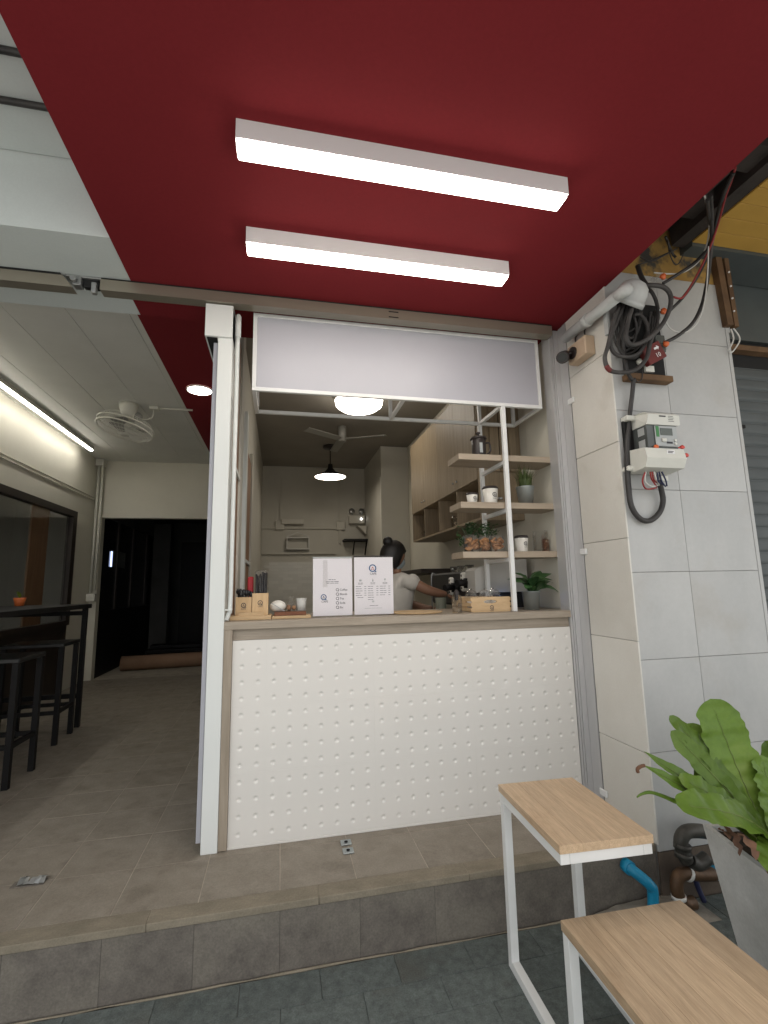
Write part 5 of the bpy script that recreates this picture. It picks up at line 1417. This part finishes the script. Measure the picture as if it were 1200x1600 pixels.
# electricity meter
em_ = thing('electricity_meter', 'pale electricity meter with display and red seals on marble pier', 'electricity meter', (1.93, -.55, 1.95))
bx(1.795, 2.035, -.495, -.4748, 1.835, 2.115, bev=.003).build('back_board', BLACK, em_)
MB().prism([(1.845, -.495, 2.125), (1.845, -.585, 2.118), (1.86, -.60, 2.105), (1.86, -.60, 2.052), (1.845, -.60, 2.048), (1.845, -.495, 2.048)], (.19, 0, 0)).build('top_cap', METER_WHITE, em_)
bx(1.848, 2.030, -.592, -.495, 1.925, 2.0475).build('body', METER_DARK, em_)
fc = bx(1.892, 2.026, -.600, -.5925, 1.932, 2.044, bev=.003).build('face_plate', METER_GREY, em_)
bx(1.922, 1.995, -.6025, -.6005, 1.992, 2.030).build('display', LCD, fc)
bx(1.896, 1.914, -.6018, -.6005, 1.982, 2.040).build('green_label', GREENLAB, fc)
for z in (1.966, 1.948):
    MB().cyl((2.008, -.6005, z), (2.008, -.606, z), .007, 12).build('button', METER_WHITE, fc)
bx(1.925, 1.952, -.609, -.6005, 1.955, 1.975, bev=.003).build('seal_latch', METER_WHITE, fc)
bx(1.955, 1.99, -.6018, -.6005, 1.948, 1.958).build('print_line', INK, fc)
MB().prism([(1.80, -.495, 1.93), (1.80, -.618, 1.915), (1.80, -.632, 1.86), (1.80, -.61, 1.815), (1.80, -.495, 1.805)], (.235, 0, 0)).build('terminal_cover', METER_WHITE, em_)
bx(1.925, 1.972, -.6265, -.624, 1.885, 1.905).build('label_plate', WHITEPRINT, em_)
for z, w_ in ((1.896, .034), (1.889, .028)):
    bx(1.93, 1.93+w_, -.6275, -.6266, z, z+.0035).build('print_line', INK, em_)
bx(1.925, 1.965, -.6012, -.6002, 2.092, 2.099).build('print_line', INK, em_)
for k in range(4):
    bx(1.98, 1.98+.03+.004*(k % 2), -.6010, -.6002, 2.096-.009*k, 2.0985-.009*k).build('print_line', INK, em_)
for (x, y, z) in ((2.045, -.56, 2.085), (2.045, -.58, 1.935), (2.045, -.60, 1.885)):
    MB().cyl((x-.008, y, z), (x+.012, y, z), .004, 6).ball((x+.022, y, z+.004), .016, .009, .011, 8, 6, .12).build('seal', REDSEAL, em_)
MB().ball((1.885, -.604, 1.925), .015, .010, .013, 8, 6, .1).build('orange_seal', ORANGE, em_)
for x, z in ((1.862, 2.02), (1.862, 1.955)):
    bx(1.8468, 1.8479, -.575, -.53, z-.022, z+.018).build('side_label', METER_GREY, em_)
MB().prism([(1.99, -.50, 1.80), (2.035, -.50, 1.80), (2.035, -.50, 1.775), (1.985, -.50, 1.775)], (0, .006, 0)).build('paper_tag', METER_WHITE, em_)
wires = [([(1008, 738, -.58), (1004, 752, -.57), (1010, 764, -.55), (1026, 762, -.54)], CABLE_RED, 'red_lead'), ([(1009, 737, -.58), (1008, 752, -.57), (1018, 760, -.55), (1028, 758, -.54)], CABLE_WHITE, 'white_lead'),
         ([(1016, 737, -.58), (1018, 748, -.57), (1026, 760, -.54)], CABLE_RED, 'red_lead'), ([(1022, 737, -.58), (1025, 748, -.57), (1030, 758, -.53)], CABLE_WHITE, 'white_lead'),
         ([(1019, 737, -.58), (1022, 750, -.57), (1030, 756, -.53)], CABLE_RED, 'red_lead'),
         ([(1030, 737, -.58), (1034, 752, -.57), (1040, 760, -.55)], CABLE_BLUE, 'blue_lead'), ([(1034, 737, -.58), (1040, 750, -.57), (1042, 759, -.55)], CABLE_BLUE, 'blue_lead'), ([(1027, 738, -.58), (1029, 752, -.57), (1036, 757, -.55)], CABLE_BLUE, 'blue_lead')]
for pix, m_, nm in wires:
    MB().tube(smooth_path([on_y(*q) for q in pix], 5), .0042, 6).build(nm, m_, em_)
for v, lab in ((655, 'white strap on the thick cable above the meter loop'), (733, 'white strap on the thick cable beside meter cover')):
    c = on_y(981 if v < 700 else 980+4, v, -.50)
    tag(MB().box(c.x-.026, c.x+.026, -.527, -.474, c.z-.014, c.z+.014, bev=.005).build('cable_strap', METER_WHITE), lab, 'cable strap', 'straps on the thick cable')

# ------------------------------------------------------------------ tables
def leg_bar(x0, x1, y0, y1, z0, z1, nm, t): return bx(x0, x1, y0, y1, z0, z1, bev=.001).build(nm, WHITE_METAL, t, local=True)
def plank_top(t, w_, l_, zt, th, widths):
    x = 0.0; tot = sum(widths)
    for i, q in enumerate(widths):
        x1 = x+w_*q/tot
        o = MB().box(-(x1-x)/2+.0002, (x1-x)/2-.0002, -l_/2, l_/2, -th, 0, bev=.0006).build('plank', TABLEW, t, local=True)
        o.location = ((x+x1)/2, -l_/2, zt)
        x = x1
# small C-shaped side table; origin at its rear corner nearest the counter on the street
t1 = thing('side_table', 'small high C-shaped white side table with oak top against the step', 'side table', (.897, -.640, G), None, rad(-2.5))
HT = .42-G
plank_top(t1, .335, .485, HT, .026, (1, 1.1, .9, 1.05))
s = .032
for x in (.004, .299):
    leg_bar(x, x+s, -s-.004, -.004, 0, HT-.0605, 'leg', t1)
    leg_bar(x, x+s, -.47, -s-.0045, 0, s, 'foot_rail', t1)
    leg_bar(x, x+s, -.48, -.004, HT-.060, HT-.0265, 'side_rail', t1)
leg_bar(.004+s+.0005, .2985, -s-.004, -.004, HT-.060, HT-.0265, 'cross_rail', t1)
leg_bar(.004+s+.0005, .2985, -.48, -.48+s, HT-.060, HT-.0265, 'cross_rail', t1)
leg_bar(.004+s+.0005, .2985, -.47, -.47+s, 0, s, 'cross_rail', t1)
# bench
t2_ = thing('bench', 'low white framed bench with striped oak top in front of planter', 'bench', (.872, -1.108, G), None, rad(-1.2))
HB = .20-G
plank_top(t2_, .435, 1.0, HB, .028, (.9, .6, 1.1, 1.0, 1.1, 1.2))
for x in (.002, .401):
    for y in (-.036, -.994):
        leg_bar(x, x+s, y, y+s, 0, HB-.0285, 'leg', t2_)
for x in (.022, .385):
    leg_bar(x+.012, x+.012+.026, -.9615, -.0365, HB-.075, HB-.045, 'side_rail', t2_)
for y in (-.036, -.990):
    leg_bar(.0345, .4005, y+.002, y+.028, HB-.075, HB-.045, 'cross_rail', t2_)

# ------------------------------------------------------------------ planter with bird's nest fern
pt = thing('fern_planter', 'square tapered grey cement planter beside the low bench', 'planter', (1.86, -1.08, G))
PCX, PCY = 1.81, -1.21
def ringz(sz, z, rot=0): return [Vector((PCX+sz*math.cos(rad(45+90*k)+rot)*1.414, PCY+sz*math.sin(rad(45+90*k)+rot)*1.414, z)) for k in range(4)]
rt_ = rad(-12.7)
zr = .305
a0, a1, a2, a3 = ringz(.180, G, rt_), ringz(.25, zr, rt_), ringz(.230, zr, rt_), ringz(.215, zr-.09, rt_)
m_ = MB(); allv = a0+a1+a2+a3; fs = [(0, 1, 2, 3)]
for L_ in range(3):
    fs += [(L_*4+k, L_*4+(k+1) % 4, L_*4+4+(k+1) % 4, L_*4+4+k) for k in range(4)]
m_.add(allv, fs).build('pot', PLANTER, pt)
ms = MB(); vs = []; N = 10
for i in range(N+1):
    for j in range(N+1):
        u = (i/N*2-1)*.224; v = (j/N*2-1)*.224
        c_, s_ = math.cos(rt_), math.sin(rt_)
        vs.append((PCX+u*c_-v*s_, PCY+u*s_+v*c_, zr-.02+random.uniform(-.012, .012)+.05*(1-max(abs(u), abs(v))/.236)))
ms.add(vs, [(i*(N+1)+j, i*(N+1)+j+1, (i+1)*(N+1)+j+1, (i+1)*(N+1)+j) for i in range(N) for j in range(N)])
ms.build('soil', SOIL, pt)
fn = thing('nest_fern', 'large green fern with broad wavy leaves growing in grey planter', 'fern', (1.86, -1.10, zr))
cb_ = Vector((1.665, -1.17, zr+.015)); cb2 = Vector((1.92, -1.20, zr+.02))
def strap(t):
    # narrow foot, broad middle, rounded tip
    return (0.22+0.78*min(1, t/.45)**1.2)*(1 if t < .82 else math.sqrt(max(0.0, 1-((t-.82)/.18)**2)))+.012
def pointed(t):
    return (0.25+0.75*min(1, t/.4))*(1 if t < .5 else max(0, 1-((t-.5)/.5)**2))+.01
def fern_leaf(base, tip, w_, sag, shape=strap, up=(0, 0, 1), wave=.14, fold=.12, seed=0, waves=5):
    up = Vector(up); base = Vector(base)
    m = leaf_mb(base, tip, w_*.88, sag, up, 72, 10, wave, waves, fold, shape, seed, ripple=.035)
    o = m.build('leaf', LEAF_FERN, fn)
    cen = [Vector(m.v[i*11+5]) for i in range(73)]
    d = (Vector(tip)-base).normalized(); sd = d.cross(up).normalized(); nn = sd.cross(d).normalized()
    MB().tube([c+nn*.0012 for c in cen[:68]], [.0045-.00006*i for i in range(68)], 6, flat=.7).build('midrib', RIB, o)
    return o
LV = [  # tip pixel, depth plane, width, sag, shape, up vector, seed, rosette
    ((1110, 1092), -1.02, .190, -.03, strap, (-.25, -.9, .5), 1, 0),
    ((1046, 1118), -.98, .100, .04, strap, (.1, -.7, .7), 2, 0),
    ((1048, 1142), -1.02, .085, .05, strap, (-.5, -.5, .7), 3, 0),
    ((1006, 1174), -1.04, .085, .04, pointed, (-.1, -.7, .8), 4, 0),
    ((1004, 1195), -1.08, .085, .05, pointed, (-.2, -.5, .8), 5, 0),
    ((1058, 1258), -1.24, .130, .12, strap, (-.25, -.55, 1), 6, 0),
    ((1190, 1180), -1.08, .15, .02, strap, (.2, -.9, .4), 7, 0),
    ((1075, 1130), -.95, .11, .03, strap, (-.3, -.7, .5), 12, 0),
    ((1090, 1190), -.98, .13, .05, strap, (-.3, -.6, .6), 13, 0),
    ((1060, 1215), -1.12, .10, .08, strap, (-.3, -.4, .9), 15, 0),
    ((1225, 1250), -1.30, .14, .10, strap, (.2, -.6, 1), 10, 0),
    ((1210, 1370), -1.36, .13, .16, strap, (.1, -.3, 1), 11, 0),
    ((1195, 1158), -1.00, .16, .0, strap, (.0, -.9, .4), 16, 1),
    ((1245, 1120), -1.05, .18, .0, strap, (.2, -.9, .4), 8, 1),
    ((1320, 1210), -1.12, .16, .05, strap, (.3, -.5, 1), 9, 1),
    ((1330, 1100), -.95, .16, .05, strap, (.2, -.6, .6), 14, 1)]
for (u, v), Y, w_, sag, shp, upv, sd_, wh in LV:
    fern_leaf((cb2 if wh else cb_)+Vector((random.uniform(-.015, .015), random.uniform(-.015, .015), 0)), on_y(u, v, Y), w_, sag, shp, upv, seed=sd_, wave=.09 if w_ > .11 else .13)
# thin curled tip hanging out on the street side
q = [on_y(u, v, Y) for u, v, Y in ((1082, 1256, -1.1), (1056, 1252, -1.1), (1036, 1244, -1.1), (1016, 1238, -1.1), (1002, 1241, -1.1), (995, 1246, -1.1))]
MB().tube(smooth_path(q, 5), [.012-.0004*i for i in range(26)], 6, flat=.35).build('curled_leaf_tip', LEAF_FERN, fn)
q = [on_y(u, v, -1.10) for u, v in ((1007, 1196), (1000, 1198), (996, 1202), (997, 1207))]
MB().tube(smooth_path(q, 4), .006, 6).build('curled_leaf_tip', DRYLEAF, fn)
for k, (u0, v0, u1, v1, w_) in enumerate(((1130, 1290, 1156, 1338, .05), (1122, 1296, 1140, 1312, .03), (1190, 1350, 1204, 1372, .045), (1150, 1300, 1182, 1345, .05))):
    leaf_mb(on_y(u0, v0, -1.22-.02*k), on_y(u1, v1, -1.26-.03*k), w_, .15, Vector((.3, -.5, .6)), 8, 4, .3, 3, .2, seed=20+k).build('dried_leaf', DRYLEAF, fn)

# ------------------------------------------------------------------ pipes and cement by the step
bp = thing('blue_pipe', 'bright blue water pipe bending down out of the step', 'pipe', (1.6, -.5, -.1))
q = [on_y(976, 1350, -.464), on_y(986, 1358, -.50), on_y(1006, 1374, -.53), on_y(1016, 1384, -.54), on_y(1020, 1394, -.54), on_y(1021, 1440, -.54)]
MB().tube(smooth_path(q, 6), .024, 14).build('pipe', BLUEPIPE, bp)
MB().cyl(q[0], q[1], .030, 14).build('socket', BLUEPIPE, bp)
vp = thing('valve_pipework', 'old brown and grey water fittings between step and planter', 'pipework', (1.8, -.55, -.1))
def pv(u, v, Y=-.56): return on_y(u, v, Y)
MB().tube(smooth_path([pv(1073, 1345), pv(1066, 1330), pv(1064, 1312), pv(1072, 1300), pv(1088, 1298), pv(1105, 1300)], 5), .030, 12).build('grey_elbow', GREYPIPE, vp)
for u, v in ((1066, 1322), (1068, 1336)):
    MB().cyl(pv(u, v-4), pv(u, v+4), .037, 14).build('grey_collar', GREYPIPE, vp)
MB().tube(smooth_path([pv(1060, 1400), pv(1057, 1385), pv(1060, 1370), pv(1072, 1364), pv(1090, 1366), pv(1115, 1366)], 5), .028, 12).build('brown_elbow', BROWNPIPE, vp)
MB().cyl(pv(1060, 1398), pv(1061, 1404), .031, 14).build('white_ring', TAPE, vp)
MB().cyl(pv(1073, 1364), pv(1077, 1366), .032, 14).build('white_ring', TAPE, vp)
MB().tube([pv(1062, 1405), pv(1072, 1412), pv(1084, 1410)], .028, 12).build('brown_tee', BROWNPIPE, vp)
MB().cyl(pv(1098, 1362, -.54), pv(1150, 1366, -.54), .030, 12).build('blue_run', BLUEPIPE, vp)
MB().tube(smooth_path([pv(1078, 1345), pv(1090, 1350), pv(1105, 1340)], 5), .030, 12).build('grey_tee', GREYPIPE, vp)
MB().tube(smooth_path([pv(1085, 1370), pv(1092, 1390), pv(1100, 1408)], 4), .012, 8).build('valve_lever', CABLE_BLUE, vp)
m_ = MB(); vs = []; N = 12
for i in range(N+1):
    for j in range(N+1):
        x = 1.38+.55*i/N; y = -.475-.16*j/N
        e = min(i, N-i, N-j)/N
        vs.append((x, y, G+.001+.040*min(1, e*4)*(1-.7*j/N)*(.8+random.uniform(-.2, .2))))
m_.add(vs, [(i*(N+1)+j, i*(N+1)+j+1, (i+1)*(N+1)+j+1, (i+1)*(N+1)+j) for i in range(N) for j in range(N)], True)
tag(m_.build('cement_patch', CEMENT), 'rough grey cement patch at the foot of step by blue pipe', 'cement patch')
